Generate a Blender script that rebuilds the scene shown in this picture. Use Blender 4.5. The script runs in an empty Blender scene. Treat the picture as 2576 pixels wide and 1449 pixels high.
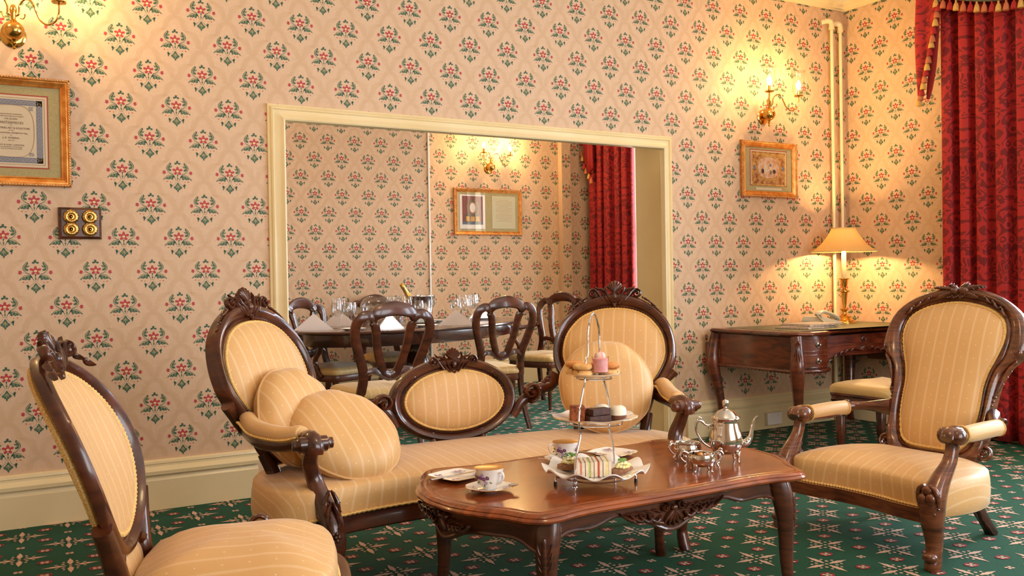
import bpy, math, random
from math import sin, cos, pi, sqrt, atan2, radians
from mathutils import Vector, Matrix
random.seed(7)
SC = bpy.context.scene
COL = SC.collection
# ---------------------------------------------------------------- camera
CZ = 1.1259
CAM_Y = -4.8434
def cam_axes(yaw, pitch, roll):
    f = Vector((sin(yaw)*cos(pitch), cos(yaw)*cos(pitch), sin(pitch)))
    r = Vector((cos(yaw), -sin(yaw), 0)); u = r.cross(f)
    return r*cos(roll)+u*sin(roll), -r*sin(roll)+u*cos(roll), f
cd = bpy.data.cameras.new('camera'); cam = bpy.data.objects.new('camera', cd); COL.objects.link(cam)
cd.sensor_width = 36; cd.lens = 31.8332; cd.clip_start = .05; cd.clip_end = 100
_r, _u, _f = cam_axes(.524585, -.0091949, -.0163027)
cam.matrix_world = Matrix(((_r.x, _u.x, -_f.x, 0), (_r.y, _u.y, -_f.y, CAM_Y), (_r.z, _u.z, -_f.z, CZ), (0, 0, 0, 1)))
SC.camera = cam
# ---------------------------------------------------------------- view, world, daylight
SC.view_settings.view_transform = 'Standard'; SC.view_settings.look = 'None'
SC.view_settings.gamma = 1; SC.view_settings.use_curve_mapping = False
SC.view_settings.exposure = EXPOSURE = 0.0
SC.cycles.max_bounces = 7; SC.cycles.diffuse_bounces = 3; SC.cycles.glossy_bounces = 4
SC.cycles.transmission_bounces = 7; SC.cycles.transparent_max_bounces = 16
SC.cycles.caustics_reflective = False; SC.cycles.caustics_refractive = False
SC.cycles.sample_clamp_indirect = 6; SC.cycles.use_denoising = True
w = bpy.data.worlds.new('world'); SC.world = w; w.use_nodes = True
w.node_tree.nodes['Background'].inputs[0].default_value = (.85, .93, 1, 1)
w.node_tree.nodes['Background'].inputs[1].default_value = 1.6
def area(name, loc, rot, sx, sy, power, col):
    l = bpy.data.lights.new(name, 'AREA'); l.shape = 'RECTANGLE'; l.size = sx; l.size_y = sy
    l.energy = power; l.color = col
    o = bpy.data.objects.new(name, l); o.location = loc; o.rotation_euler = rot; COL.objects.link(o); return o
XR = 5.844
DAY = (.74, .86, 1.0)
# daylight through each window opening; the pair behind the camera is added fill
area('daylight_a', (XR+.34, -2.15, 1.75), (0, radians(90), 0), 2.3, 1.5, 230, DAY)
area('daylight_b', (XR+.34, -4.5, 1.75), (0, radians(90), 0), 2.3, 1.5, 170, DAY)
area('front_fill_a', (3.4, -6.95, 1.75), (radians(90), 0, 0), 1.7, 2.3, 86, (.98, .97, 1))
area('front_fill_b', (1.7, -6.95, 1.75), (radians(90), 0, 0), 1.2, 2.3, 68, (.98, .97, 1))
area('daylight_dining', (6.42, 2.55, 1.62), (0, radians(90), 0), 2.2, .9, 80, (.80, .90, 1))
area('daylight_dining_b', (6.42, .73, 1.62), (0, radians(90), 0), 2.2, .5, 250, (.74, .87, 1))
# unseen warm ceiling light added to each room as fill
def ceiling_fill(loc, power):
    l = bpy.data.lights.new('ceiling_fill_light', 'POINT'); l.energy = power; l.color = (1, .66, .34); l.shadow_soft_size = .22
    o = bpy.data.objects.new('ceiling_fill_light', l); o.location = loc; COL.objects.link(o)
ceiling_fill((1.9, -3.0, 2.85), 34)
ceiling_fill((2.2, 1.7, 2.75), 7)
# ---------------------------------------------------------------- materials
def lin(c):
    def f(x): x /= 255; return x/12.92 if x <= .04045 else ((x+.055)/1.055)**2.4
    return (f(c[0]), f(c[1]), f(c[2]), 1)
class NT:
    def __init__(s, name):
        s.m = bpy.data.materials.new(name); s.m.use_nodes = True; s.t = s.m.node_tree
        s.b = s.t.nodes['Principled BSDF']; s.out = s.t.nodes['Material Output']
    def n(s, typ, **kw):
        nd = s.t.nodes.new(typ)
        for k, v in kw.items():
            if k.startswith('i_'):
                key = k[2:]; key = int(key) if key.isdigit() else key.replace('_', ' ')
                if isinstance(v, bpy.types.NodeSocket): s.t.links.new(v, nd.inputs[key])
                else: nd.inputs[key].default_value = v
            else: setattr(nd, k, v)
        return nd
    def math(s, op, a, b=0., c=0.):
        nd = s.t.nodes.new('ShaderNodeMath'); nd.operation = op
        for i, v in enumerate((a, b, c)):
            if isinstance(v, bpy.types.NodeSocket): s.t.links.new(v, nd.inputs[i])
            else: nd.inputs[i].default_value = v
        return nd.outputs[0]
    def mix(s, f, a, b):
        nd = s.t.nodes.new('ShaderNodeMix'); nd.data_type = 'RGBA'
        for i, v in ((0, f), (6, a), (7, b)):
            if isinstance(v, bpy.types.NodeSocket): s.t.links.new(v, nd.inputs[i])
            else: nd.inputs[i].default_value = v
        return nd.outputs[2]
    def link(s, a, b): s.t.links.new(a, s.b.inputs[b] if isinstance(b, str) else b)
    def bump(s, h, strength=.3, dist=.002):
        nd = s.n('ShaderNodeBump', i_Height=h, i_Strength=strength, i_Distance=dist); s.link(nd.outputs[0], 'Normal')
def plain(name, rgb, rough=.5, metal=0., **kw):
    q = NT(name); q.b.inputs['Base Color'].default_value = lin(rgb)
    q.b.inputs['Roughness'].default_value = rough; q.b.inputs['Metallic'].default_value = metal
    for k, v in kw.items(): q.b.inputs[k.replace('_', ' ')].default_value = v
    return q.m
def noisy(name, a, b, scale=20, rough=.5, metal=0., bump=0., stretch=(1, 1, 1), dist=.002, **kw):
    q = NT(name); tc = q.n('ShaderNodeTexCoord'); mp = q.n('ShaderNodeMapping', i_Vector=tc.outputs['Object']); mp.inputs['Scale'].default_value = stretch
    nz = q.n('ShaderNodeTexNoise', i_Vector=mp.outputs[0], i_Scale=scale, i_Detail=5.)
    cr = q.n('ShaderNodeValToRGB', i_Fac=nz.outputs[0]); cr.color_ramp.elements[0].position = .35; cr.color_ramp.elements[1].position = .65
    cr.color_ramp.elements[0].color = lin(a); cr.color_ramp.elements[1].color = lin(b)
    q.link(cr.outputs[0], 'Base Color'); q.b.inputs['Roughness'].default_value = rough; q.b.inputs['Metallic'].default_value = metal
    if bump: q.bump(nz.outputs[0], bump, dist)
    for k, v in kw.items(): q.b.inputs[k.replace('_', ' ')].default_value = v
    return q.m
def wood(name, dark, lt, scale=(6, 6, 38), rough=.22, coat=.6, bump=.05):
    q = NT(name); tc = q.n('ShaderNodeTexCoord'); mp = q.n('ShaderNodeMapping', i_Vector=tc.outputs['Object']); mp.inputs['Scale'].default_value = scale
    n1 = q.n('ShaderNodeTexNoise', i_Vector=mp.outputs[0], i_Scale=1., i_Detail=6., i_Distortion=1.2)
    n2 = q.n('ShaderNodeTexNoise', i_Vector=tc.outputs['Object'], i_Scale=5., i_Detail=3.)
    f = q.math('ADD', q.math('MULTIPLY', n1.outputs[0], .7), q.math('MULTIPLY', n2.outputs[0], .3))
    cr = q.n('ShaderNodeValToRGB', i_Fac=f); e = cr.color_ramp.elements
    e[0].position = .36; e[1].position = .64; e[0].color = lin(dark); e[1].color = lin(lt)
    q.link(cr.outputs[0], 'Base Color'); q.b.inputs['Roughness'].default_value = rough
    q.b.inputs['Coat Weight'].default_value = coat; q.b.inputs['Coat Roughness'].default_value = .08
    if bump: q.bump(n1.outputs[0], bump, .001)
    return q.m
def striped(name, base, pale, period=.052, dots=True):
    """woven gold satin: twisted pale stripes along v, tiny sprigs between, fine rib"""
    q = NT(name); uv = q.n('ShaderNodeUVMap'); sp = q.n('ShaderNodeSeparateXYZ', i_Vector=uv.outputs[0])
    U, V = sp.outputs[0], sp.outputs[1]
    ph = q.math('MULTIPLY', V, 2*pi/.012); tw = q.math('MULTIPLY', q.math('SINE', ph), .0017)
    u = q.math('WRAP', U, period/2, -period/2)
    def band(off, w, tws): return q.math('LESS_THAN', q.math('ABSOLUTE', q.math('SUBTRACT', q.math('ADD', u, q.math('MULTIPLY', tw, tws)), off)), w)
    st = q.math('MAXIMUM', band(.0, .0007, 1.), band(.0, .0007, -1.))
    st = q.math('MAXIMUM', st, q.math('MAXIMUM', band(.0042, .00035, 0.), band(-.0042, .00035, 0.)))
    if dots:
        v2 = q.math('WRAP', V, .03, -.03)
        du = q.math('SUBTRACT', q.math('ABSOLUTE', u), period/2); d = q.math('ADD', q.math('ABSOLUTE', du), q.math('ABSOLUTE', v2))
        st = q.math('MAXIMUM', st, q.math('MULTIPLY', q.math('LESS_THAN', d, .0032), .8))
    nz = q.n('ShaderNodeTexNoise', i_Vector=uv.outputs[0], i_Scale=900.); big = q.n('ShaderNodeTexNoise', i_Vector=uv.outputs[0], i_Scale=9.)
    rib = q.math('SINE', q.math('MULTIPLY', V, 2*pi/.0022))
    b2 = tuple(x*.86 for x in lin(base)[:3])+(1,)
    c = q.mix(q.math('MULTIPLY', big.outputs[0], .8), lin(base), b2)
    c = q.mix(q.math('MULTIPLY', st, .6), c, lin(pale))
    q.link(c, 'Base Color'); q.b.inputs['Roughness'].default_value = .46
    q.b.inputs['Sheen Weight'].default_value = .25; q.b.inputs['Sheen Roughness'].default_value = .4
    q.b.inputs['Specular IOR Level'].default_value = .45
    h = q.math('ADD', q.math('ADD', q.math('MULTIPLY', rib, .25), q.math('MULTIPLY', nz.outputs[0], .4)), st)
    q.bump(h, .25, .0008); return q.m
def damask(name, base, dark):
    """red velvet damask: scrolling figures a shade lighter than the pile"""
    q = NT(name); uv = q.n('ShaderNodeUVMap')
    def sw(v, ph): return q.math('SINE', q.math('ADD', q.math('MULTIPLY', v, 1.), ph))
    sp = q.n('ShaderNodeSeparateXYZ', i_Vector=uv.outputs[0])
    nz = q.n('ShaderNodeTexNoise', i_Vector=uv.outputs[0], i_Scale=9., i_Detail=2., i_Distortion=1.5)
    au = q.math('ABSOLUTE', q.math('WRAP', sp.outputs[0], .19, -.19))
    cb = q.n('ShaderNodeCombineXYZ', i_X=au, i_Y=q.math('WRAP', sp.outputs[1], .62, 0.))
    n2 = q.n('ShaderNodeTexNoise', i_Vector=cb.outputs[0], i_Scale=8., i_Detail=1., i_Distortion=1.6)
    n3 = q.n('ShaderNodeTexVoronoi', i_Vector=cb.outputs[0], i_Scale=12.); n3.feature = 'F1'
    a = q.math('GREATER_THAN', q.math('SINE', q.math('MULTIPLY', n2.outputs[0], 34.)), .15)
    b = q.math('LESS_THAN', q.math('ABSOLUTE', q.math('SUBTRACT', n3.outputs[0], .33)), .06)
    m = q.math('MAXIMUM', q.math('MULTIPLY', a, .8), q.math('MULTIPLY', b, .9))
    c = q.mix(m, lin(dark), lin(base)); q.link(c, 'Base Color')
    q.b.inputs['Roughness'].default_value = .72; q.b.inputs['Sheen Weight'].default_value = .5
    q.b.inputs['Sheen Tint'].default_value = lin((230, 70, 60)); q.b.inputs['Sheen Roughness'].default_value = .45
    q.bump(m, .15, .001); return q.m
def glow(name, rgb, strength):
    q = NT(name); q.b.inputs['Base Color'].default_value = lin(rgb)
    q.b.inputs['Emission Color'].default_value = lin(rgb); q.b.inputs['Emission Strength'].default_value = strength; return q.m
def thin_glass(name='clear_glass', tint=(1, 1, 1), rough=0., f0=.035):
    q = NT(name); g = q.n('ShaderNodeBsdfGlossy'); g.inputs['Roughness'].default_value = rough
    t = q.n('ShaderNodeBsdfTransparent'); t.inputs[0].default_value = (*tint, 1)
    lw = q.n('ShaderNodeLayerWeight', i_Blend=.5); f = q.math('ADD', f0, q.math('MULTIPLY', q.math('POWER', lw.outputs['Facing'], 4.), .9))
    mx = q.n('ShaderNodeMixShader', i_0=f, i_1=t.outputs[0], i_2=g.outputs[0]); q.link(mx.outputs[0], q.out.inputs[0]); return q.m
M = {}
M['mahog'] = wood('mahogany_polish', (52, 22, 11), (98, 48, 25), scale=(4, 4, 14), rough=.26, coat=.45)
M['mahog_warm'] = wood('walnut_polish', (66, 30, 15), (124, 68, 36), rough=.27)
M['mahog_dark'] = wood('dark_mahogany', (36, 14, 8), (72, 30, 16), scale=(4, 4, 14), rough=.22)
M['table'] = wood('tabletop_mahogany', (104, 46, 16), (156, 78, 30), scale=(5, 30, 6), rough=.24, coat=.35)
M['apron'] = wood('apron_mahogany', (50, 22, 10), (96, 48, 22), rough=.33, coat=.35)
M['desk'] = wood('desk_mahogany', (62, 24, 10), (118, 54, 26), scale=(5, 5, 22), rough=.26)
M['gold'] = striped('gold_striped_satin', (222, 174, 112), (246, 224, 184))
M['gold_side'] = striped('gold_satin', (222, 176, 116), (240, 210, 156))
M['cream'] = striped('cream_dotted_damask', (214, 176, 112), (250, 226, 176), period=.06)
M['braid'] = noisy('gold_braid', (206, 150, 66), (240, 204, 130), 260, .6, bump=.6)
M['paint'] = noisy('cream_gloss_paint', (232, 210, 160), (238, 218, 172), 3, .24, bump=.02, Coat_Weight=.3)
M['ceil'] = noisy('ceiling_paint', (232, 222, 206), (240, 230, 216), 5, .8)
M['paper'] = noisy('wallpaper_ground', (213, 178, 144), (218, 184, 150), 60, .62, bump=.05)
M['p_red'] = plain('wallpaper_red', (180, 54, 60), .6)
M['p_green'] = plain('wallpaper_green', (64, 94, 70), .6)
M['p_line'] = plain('wallpaper_line', (199, 160, 118), .6)
M['p_hatch'] = plain('wallpaper_hatch', (207, 169, 129), .6)
M['p_vein'] = plain('wallpaper_vein', (222, 198, 136), .6)
M['carpet'] = noisy('green_carpet', (4, 62, 38), (12, 84, 54), 420, .95, bump=.9, dist=.004)
M['c_pink'] = noisy('carpet_pink', (206, 164, 140), (226, 186, 160), 420, .95, bump=.9, dist=.004)
M['c_red'] = plain('carpet_red', (150, 32, 44), .95)
M['velvet'] = damask('red_damask_velvet', (182, 32, 28), (116, 10, 12))
M['lining'] = plain('red_lining', (140, 22, 20), .8)
M['brass'] = noisy('polished_brass', (236, 190, 104), (216, 166, 80), 8, .14, 1.)
M['brass_old'] = noisy('aged_brass', (176, 132, 66), (216, 178, 106), 60, .3, 1.)
M['silver'] = noisy('silver_plate', (206, 200, 192), (226, 220, 212), 6, .07, 1.)
M['steel'] = plain('bright_steel', (222, 222, 226), .13, 1.)
M['china'] = plain('white_china', (246, 240, 232), .1, Coat_Weight=.5)
M['gilt'] = noisy('gilt_frame', (196, 118, 42), (224, 156, 78), 30, .36, .55)
M['gilt_pale'] = noisy('gilt_bead', (176, 110, 50), (246, 214, 160), 160, .35, .6)
M['mount'] = noisy('sage_mount_board', (176, 158, 104), (188, 172, 120), 140, .9)
M['mount_pale'] = plain('pale_mount', (214, 206, 170), .9)
M['white'] = plain('white_linen', (240, 232, 226), .75)
M['glass'] = thin_glass()
M['bulb'] = glow('lit_bulb', (255, 232, 176), 22)
M['plastic'] = plain('ivory_plastic', (214, 204, 182), .35)
M['pewter'] = plain('dark_pewter', (128, 118, 104), .3, 1.)
M['black'] = plain('black_rubber', (20, 18, 18), .5)
M['leather'] = noisy('green_leather', (60, 70, 38), (78, 88, 52), 40, .35)
# ---------------------------------------------------------------- mesh builder
def spl(pts, n=6, closed=False):
    """Catmull-Rom through tuples of any length"""
    P = [tuple(p) for p in pts]; m = len(P); out = []; K = m if closed else m-1
    for i in range(K):
        a = P[(i-1) % m] if closed or i > 0 else P[0]; b = P[i]; c = P[(i+1) % m]; d = P[(i+2) % m] if closed or i+2 < m else P[-1]
        for j in range(n):
            t = j/n; t2 = t*t; t3 = t2*t
            out.append(tuple(.5*(2*b[k]+(c[k]-a[k])*t+(2*a[k]-5*b[k]+4*c[k]-d[k])*t2+(3*b[k]-a[k]-3*c[k]+d[k])*t3) for k in range(len(b))))
    if not closed: out.append(P[-1])
    return out
def frame(o, ex, ey, ez=None):
    ex = Vector(ex).normalized(); ey = Vector(ey); ey = (ey-ex*ey.dot(ex)).normalized()
    ez = Vector(ez) if ez else ex.cross(ey)
    return Matrix(((ex.x, ey.x, ez.x, o[0]), (ex.y, ey.y, ez.y, o[1]), (ex.z, ey.z, ez.z, o[2]), (0, 0, 0, 1)))
def rz(a, o=(0, 0, 0)): return Matrix.Translation(o) @ Matrix.Rotation(a, 4, 'Z')
class MB:
    def __init__(s, m=None): s.v = []; s.f = []; s.u = []; s.mi = []; s.m = m or Matrix(); s.mat = 0; s.bend = 0
    def add(s, vs, fs, uvs=None):
        b = len(s.v); m = s.m
        if s.bend: vs = [(v[0], v[1], v[2]+s.bend*v[0]*v[0]) for v in vs]
        s.v += [tuple(m @ Vector(v)) for v in vs]; s.u += uvs if uvs else [(v[0], v[1]) for v in vs]
        s.f += [tuple(i+b for i in f) for f in fs]; s.mi += [s.mat]*len(fs); return s
    def box(s, c, d, rot=None):
        x, y, z = d[0]/2, d[1]/2, d[2]/2; vs = [Vector((i*x, j*y, k*z)) for k in (-1, 1) for j in (-1, 1) for i in (-1, 1)]
        if rot: vs = [rot @ v for v in vs]
        return s.add([tuple(v+Vector(c)) for v in vs], [(0, 2, 3, 1), (4, 5, 7, 6), (0, 1, 5, 4), (2, 6, 7, 3), (0, 4, 6, 2), (1, 3, 7, 5)])
    def loft(s, rings, cap=(1, 1), closed=False, ring_closed=True, uvs=None):
        n = len(rings[0]); vs = [tuple(p) for r in rings for p in r]; fs = []; R = len(rings)
        for i in range(R if closed else R-1):
            a = i*n; b = ((i+1) % R)*n
            for j in range(n if ring_closed else n-1): k = (j+1) % n; fs.append((a+j, a+k, b+k, b+j))
        if not closed:
            if cap[0]: fs.append(tuple(range(n-1, -1, -1)))
            if cap[1]: fs.append(tuple((R-1)*n+j for j in range(n)))
        return s.add(vs, fs, uvs)
    def tube(s, pts, r=None, n=10, side=(0, 0, 1), closed=False, sq=1., cap=(1, 1), sm=0):
        """pts (x,y,z[,ra[,rb]]): ra across, rb along the side vector; sq<1 squares the section"""
        if sm: pts = spl(pts, sm, closed)
        P = [Vector(p[:3]) for p in pts]; m = len(P); rings = []; us = []; L = 0; pa = None
        for i in range(m):
            if closed: t = P[(i+1) % m]-P[i-1]
            else: t = P[min(i+1, m-1)]-P[max(i-1, 0)]
            t = t.normalized() if t.length > 1e-9 else Vector((0, 0, 1)); sd = Vector(side); b = sd-t*sd.dot(t)
            if b.length < .25:
                if pa is None: b = t.orthogonal()
                else: b = pa-t*pa.dot(t)
            b.normalize(); pa = b; a = t.cross(b)
            ra = pts[i][3] if len(pts[i]) > 3 else r; rb = pts[i][4] if len(pts[i]) > 4 else ra
            if i: L += (P[i]-P[i-1]).length
            rg = []
            for j in range(n):
                th = 2*pi*j/n; c, q = cos(th), sin(th)
                if sq != 1: c = math.copysign(abs(c)**sq, c); q = math.copysign(abs(q)**sq, q)
                rg.append(P[i]+a*ra*c+b*rb*q); us.append((j/n*2*pi*max(ra, rb), L))
            rings.append(rg)
        return s.loft(rings, cap, closed, uvs=us)
    def lathe(s, prof, n=24, c=(0, 0, 0), flute=None):
        rings = []; us = []; L = 0
        for i, (r, z) in enumerate(prof):
            if i: L += math.hypot(r-prof[i-1][0], z-prof[i-1][1])
            rings.append([(c[0]+(r+(flute[1]*abs(cos(flute[0]*pi*j/n)) if flute else 0))*cos(2*pi*j/n), c[1]+(r+(flute[1]*abs(cos(flute[0]*pi*j/n)) if flute else 0))*sin(2*pi*j/n), c[2]+z) for j in range(n)])
            us += [(2*pi*j/n*.05, L) for j in range(n)]
        return s.loft(rings, (prof[0][0] > 1e-4, prof[-1][0] > 1e-4), uvs=us)
    def sweep(s, path, prof, N=(0, 0, 1), closed=True, cap=(1, 1)):
        """profile (a,b): a outward in plane, b along N"""
        N = Vector(N); P = [Vector(p) for p in path]; m = len(P); rings = []; us = []; L = 0
        for i in range(m):
            d0 = (P[i]-P[i-1]) if (closed or i) else None; d1 = (P[(i+1) % m]-P[i]) if (closed or i < m-1) else None
            d0 = d0.normalized() if d0 and d0.length > 1e-9 else (d1.normalized() if d1 else None); d1 = d1.normalized() if d1 and d1.length > 1e-9 else d0
            n0 = d0.cross(N).normalized(); n1 = d1.cross(N).normalized(); o = n0+n1; o = o.normalized() if o.length > 1e-6 else n0
            k = 1/max(.35, o.dot(n0)); rings.append([P[i]+o*(a*k)+N*b for a, b in prof]); L += (P[i]-P[i-1]).length if i else 0
            us += [(q*.01, L) for q in range(len(prof))]
        return s.loft(rings, cap, closed, uvs=us)
    def ring2(s, outer, inner, prof):
        """closed band between two outlines of equal count; prof (t,h): t 0 inner..1 outer, h height"""
        m = len(outer); rings = []
        for t, h in prof: rings.append([(inner[i][0]+(outer[i][0]-inner[i][0])*t, inner[i][1]+(outer[i][1]-inner[i][1])*t, h) for i in range(m)])
        return s.loft(rings, closed=True)
    def prism(s, poly, z0, z1):
        n = len(poly); vs = [(x, y, z0) for x, y in poly]+[(x, y, z1) for x, y in poly]
        return s.add(vs, [tuple(range(n-1, -1, -1)), tuple(range(n, 2*n))]+[(i, (i+1) % n, n+(i+1) % n, n+i) for i in range(n)])
    def pad(s, out, prof, c=None, off=(0, 0)):
        """dome: out closed outline (x,y); prof list (k,h) from rim to centre; uv unrolled radially"""
        m = len(out); cx = sum(p[0] for p in out)/m if c is None else c[0]; cy = sum(p[1] for p in out)/m if c is None else c[1]
        vs = []; us = []; Ls = []
        R0 = sum(math.hypot(p[0]-cx, p[1]-cy) for p in out)/m
        arc = [0]
        for i in range(len(prof)-1, 0, -1): arc.append(arc[-1]+math.hypot((prof[i-1][0]-prof[i][0])*R0, prof[i-1][1]-prof[i][1]))
        arc = arc[::-1]
        for i, (k, h) in enumerate(prof):
            if i == len(prof)-1 and k < 1e-6: break
            sc = arc[i]/R0 if R0 else 1
            for x, y in out:
                vs.append((cx+(x-cx)*k, cy+(y-cy)*k, h)); us.append(((x-cx)*sc+off[0], (y-cy)*sc+off[1]))
        R = len(vs)//m; fs = []
        for i in range(R-1):
            for j in range(m): q = (j+1) % m; fs.append((i*m+j, i*m+q, (i+1)*m+q, (i+1)*m+j))
        fs.append(tuple(range(m-1, -1, -1)))
        if prof[-1][0] < 1e-6:
            vs.append((cx, cy, prof[-1][1])); us.append(off)
            for j in range(m): fs.append(((R-1)*m+j, (R-1)*m+(j+1) % m, len(vs)-1))
        else: fs.append(tuple((R-1)*m+j for j in range(m)))
        return s.add(vs, fs, us)
    def ball(s, c, r, n=10, k=7):
        rr = r if isinstance(r, (tuple, list)) else (r, r, r); rings = []
        for i in range(1, k): a = pi*i/k; rings.append([(c[0]+rr[0]*sin(a)*cos(2*pi*j/n), c[1]+rr[1]*sin(a)*sin(2*pi*j/n), c[2]-rr[2]*cos(a)) for j in range(n)])
        return s.loft(rings)
    # carving helpers, drawn in the builder's own xy plane with relief along +z
    def scroll(s, c, r, turns=1.6, a0=0., hand=1, w=.3, h=None, z=0., seg=26):
        pts = []
        for i in range(seg+1):
            t = i/seg; a = a0+hand*turns*2*pi*t; q = r*(1-.86*t); ww = r*w*(1-.45*t)
            pts.append((c[0]+q*cos(a), c[1]+q*sin(a), z+(h or r*.3)*t*.6, ww, h or ww))
        s.tube(pts, n=8); s.ball((c[0], c[1], z+(h or r*.3)*.5), (r*.24, r*.24, (h or r*.3)*1.3), 8, 5); return s
    def leaf(s, pts, w, h, z=0., n=9, ribs=0):
        """curved tapering leaf through 2D pts, max half width w, relief h"""
        P = spl([tuple(p)+(0,) if len(p) == 2 else p for p in pts], n); m = len(P); q = []
        for i, p in enumerate(P):
            t = i/(m-1); k = max(.04, sin(pi*min(1, t*.9+.08))**.8*(1-.5*t)); q.append((p[0], p[1], z, w*k, h*(.35+.65*k)))
        s.tube(q, n=8)
        if ribs:
            for i in range(2, m-2, max(1, m//ribs)):
                p = P[i]; d = Vector(P[i+1][:2])-Vector(P[i-1][:2]); d.normalize(); k = q[i][3]
                for sg in (-1, 1):
                    nx, ny = -d.y*sg, d.x*sg
                    s.tube([(p[0], p[1], z+q[i][4]*.8, .0022, .003), (p[0]+(nx*.8+d.x*.5)*k, p[1]+(ny*.8+d.y*.5)*k, z+q[i][4]*.55, .0018, .0022), (p[0]+(nx*1.25+d.x)*k, p[1]+(ny*1.25+d.y)*k, z+.001, .0008, .001)], n=5)
        return s
    def build(s, name, mats, parent=None, smooth=45, bevel=0., sub=0, solid=0.):
        me = bpy.data.meshes.new(name); me.from_pydata(s.v, [], s.f)
        if not isinstance(mats, (list, tuple)): mats = [mats]
        for m in mats: me.materials.append(M[m] if isinstance(m, str) else m)
        if len(mats) > 1: me.polygons.foreach_set('material_index', s.mi)
        ul = me.uv_layers.new(name='UVMap'); idx = [0]*len(me.loops); me.loops.foreach_get('vertex_index', idx)
        ul.data.foreach_set('uv', [c for i in idx for c in s.u[i][:2]])
        me.validate(); me.update()
        if smooth: me.shade_smooth(); me.set_sharp_from_angle(angle=radians(smooth))
        o = bpy.data.objects.new(name, me); COL.objects.link(o)
        if parent: o.parent = parent
        if bevel: b = o.modifiers.new('bevel', 'BEVEL'); b.width = bevel; b.segments = 2; b.limit_method = 'ANGLE'; b.angle_limit = radians(40)
        if sub: b = o.modifiers.new('sub', 'SUBSURF'); b.levels = b.render_levels = sub
        if solid: b = o.modifiers.new('solid', 'SOLIDIFY'); b.thickness = solid
        return o
def thing(name, label, cat, loc=(0, 0, 0), rot=0., group=None):
    o = bpy.data.objects.new(name, None); o.empty_display_size = .1; COL.objects.link(o); o.location = loc
    o.rotation_euler = rot if isinstance(rot, (tuple, list)) else (0, 0, rot); o['label'] = label; o['category'] = cat
    if group: o['group'] = group
    return o
def tag(o, label, cat, group=None, loc=None, rot=None):
    o['label'] = label; o['category'] = cat
    if group: o['group'] = group
    if loc: o.location = loc
    if rot is not None: o.rotation_euler = rot if isinstance(rot, (tuple, list)) else (0, 0, rot)
    return o
def struct(o, kind='structure'): o['kind'] = kind; return o
def dup(root, loc, rot=None, label=None, group=None):
    r = root.copy(); COL.objects.link(r); r.location = loc
    if rot is not None: r.rotation_euler = rot if isinstance(rot, (tuple, list)) else (0, 0, rot)
    if label: r['label'] = label
    if group: r['group'] = group
    for ch in list(root.children):
        c = ch.copy(); COL.objects.link(c); c.parent = r
        for g in list(ch.children): d = g.copy(); COL.objects.link(d); d.parent = c
    return r
def text(s, size, name, mat, parent, loc, rot=(pi/2, 0, 0), extr=0.0002, sx=1.):
    cu = bpy.data.curves.new(name, 'FONT'); cu.body = s; cu.size = size; cu.align_x = 'CENTER'; cu.align_y = 'CENTER'; cu.extrude = extr; cu.resolution_u = 2
    t = bpy.data.objects.new('tmp', cu); COL.objects.link(t); dg = bpy.context.evaluated_depsgraph_get(); me = bpy.data.meshes.new_from_object(t.evaluated_get(dg))
    bpy.data.objects.remove(t); me.materials.clear(); me.materials.append(M[mat]); o = bpy.data.objects.new(name, me); COL.objects.link(o)
    o.location = loc; o.rotation_euler = rot; o.scale = (sx, 1, 1); o.parent = parent; return o
def light_at(loc, power, col=(1, .66, .27), r=.025):
    l = bpy.data.lights.new('lamp_light', 'POINT'); l.energy = power; l.color = col; l.shadow_soft_size = r
    o = bpy.data.objects.new('lamp_light', l); o.location = loc; COL.objects.link(o); return o
# ================================================================ ROOM
OX0, OX1, OZ = 1.306, 4.08, 2.088      # opening between the rooms
WT = .383                              # thickness of the wall with the opening
XL, YF, HC = -1.7, -6.6, 3.24
PA, PB = .26, .33411                   # wallpaper repeat
M['doorwhite'] = plain('white_door_paint', (240, 240, 236), .35)
def _mir(p): return [(-x, y) for x, y in p][::-1]
def _q(pts): return [((x-815)/7990, (590-y)/7300) for x, y in pts]
def _ell(cx, cy, rx, ry, n=10): return [(cx+rx*cos(2*pi*i/n), cy+ry*sin(2*pi*i/n)) for i in range(n)]
def _strip(pts, w):
    P = spl(pts, 4); L = []; R = []; m = len(P)
    for i, p in enumerate(P):
        a = P[max(0, i-1)]; b = P[min(m-1, i+1)]; d = math.hypot(b[0]-a[0], b[1]-a[1]) or 1; nx, ny = -(b[1]-a[1])/d, (b[0]-a[0])/d
        ww = p[2] if len(p) > 2 else w; L.append((p[0]+nx*ww, p[1]+ny*ww)); R.append((p[0]-nx*ww, p[1]-ny*ww))
    return [[L[i], L[i+1], R[i+1], R[i]] for i in range(m-1)]
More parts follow.
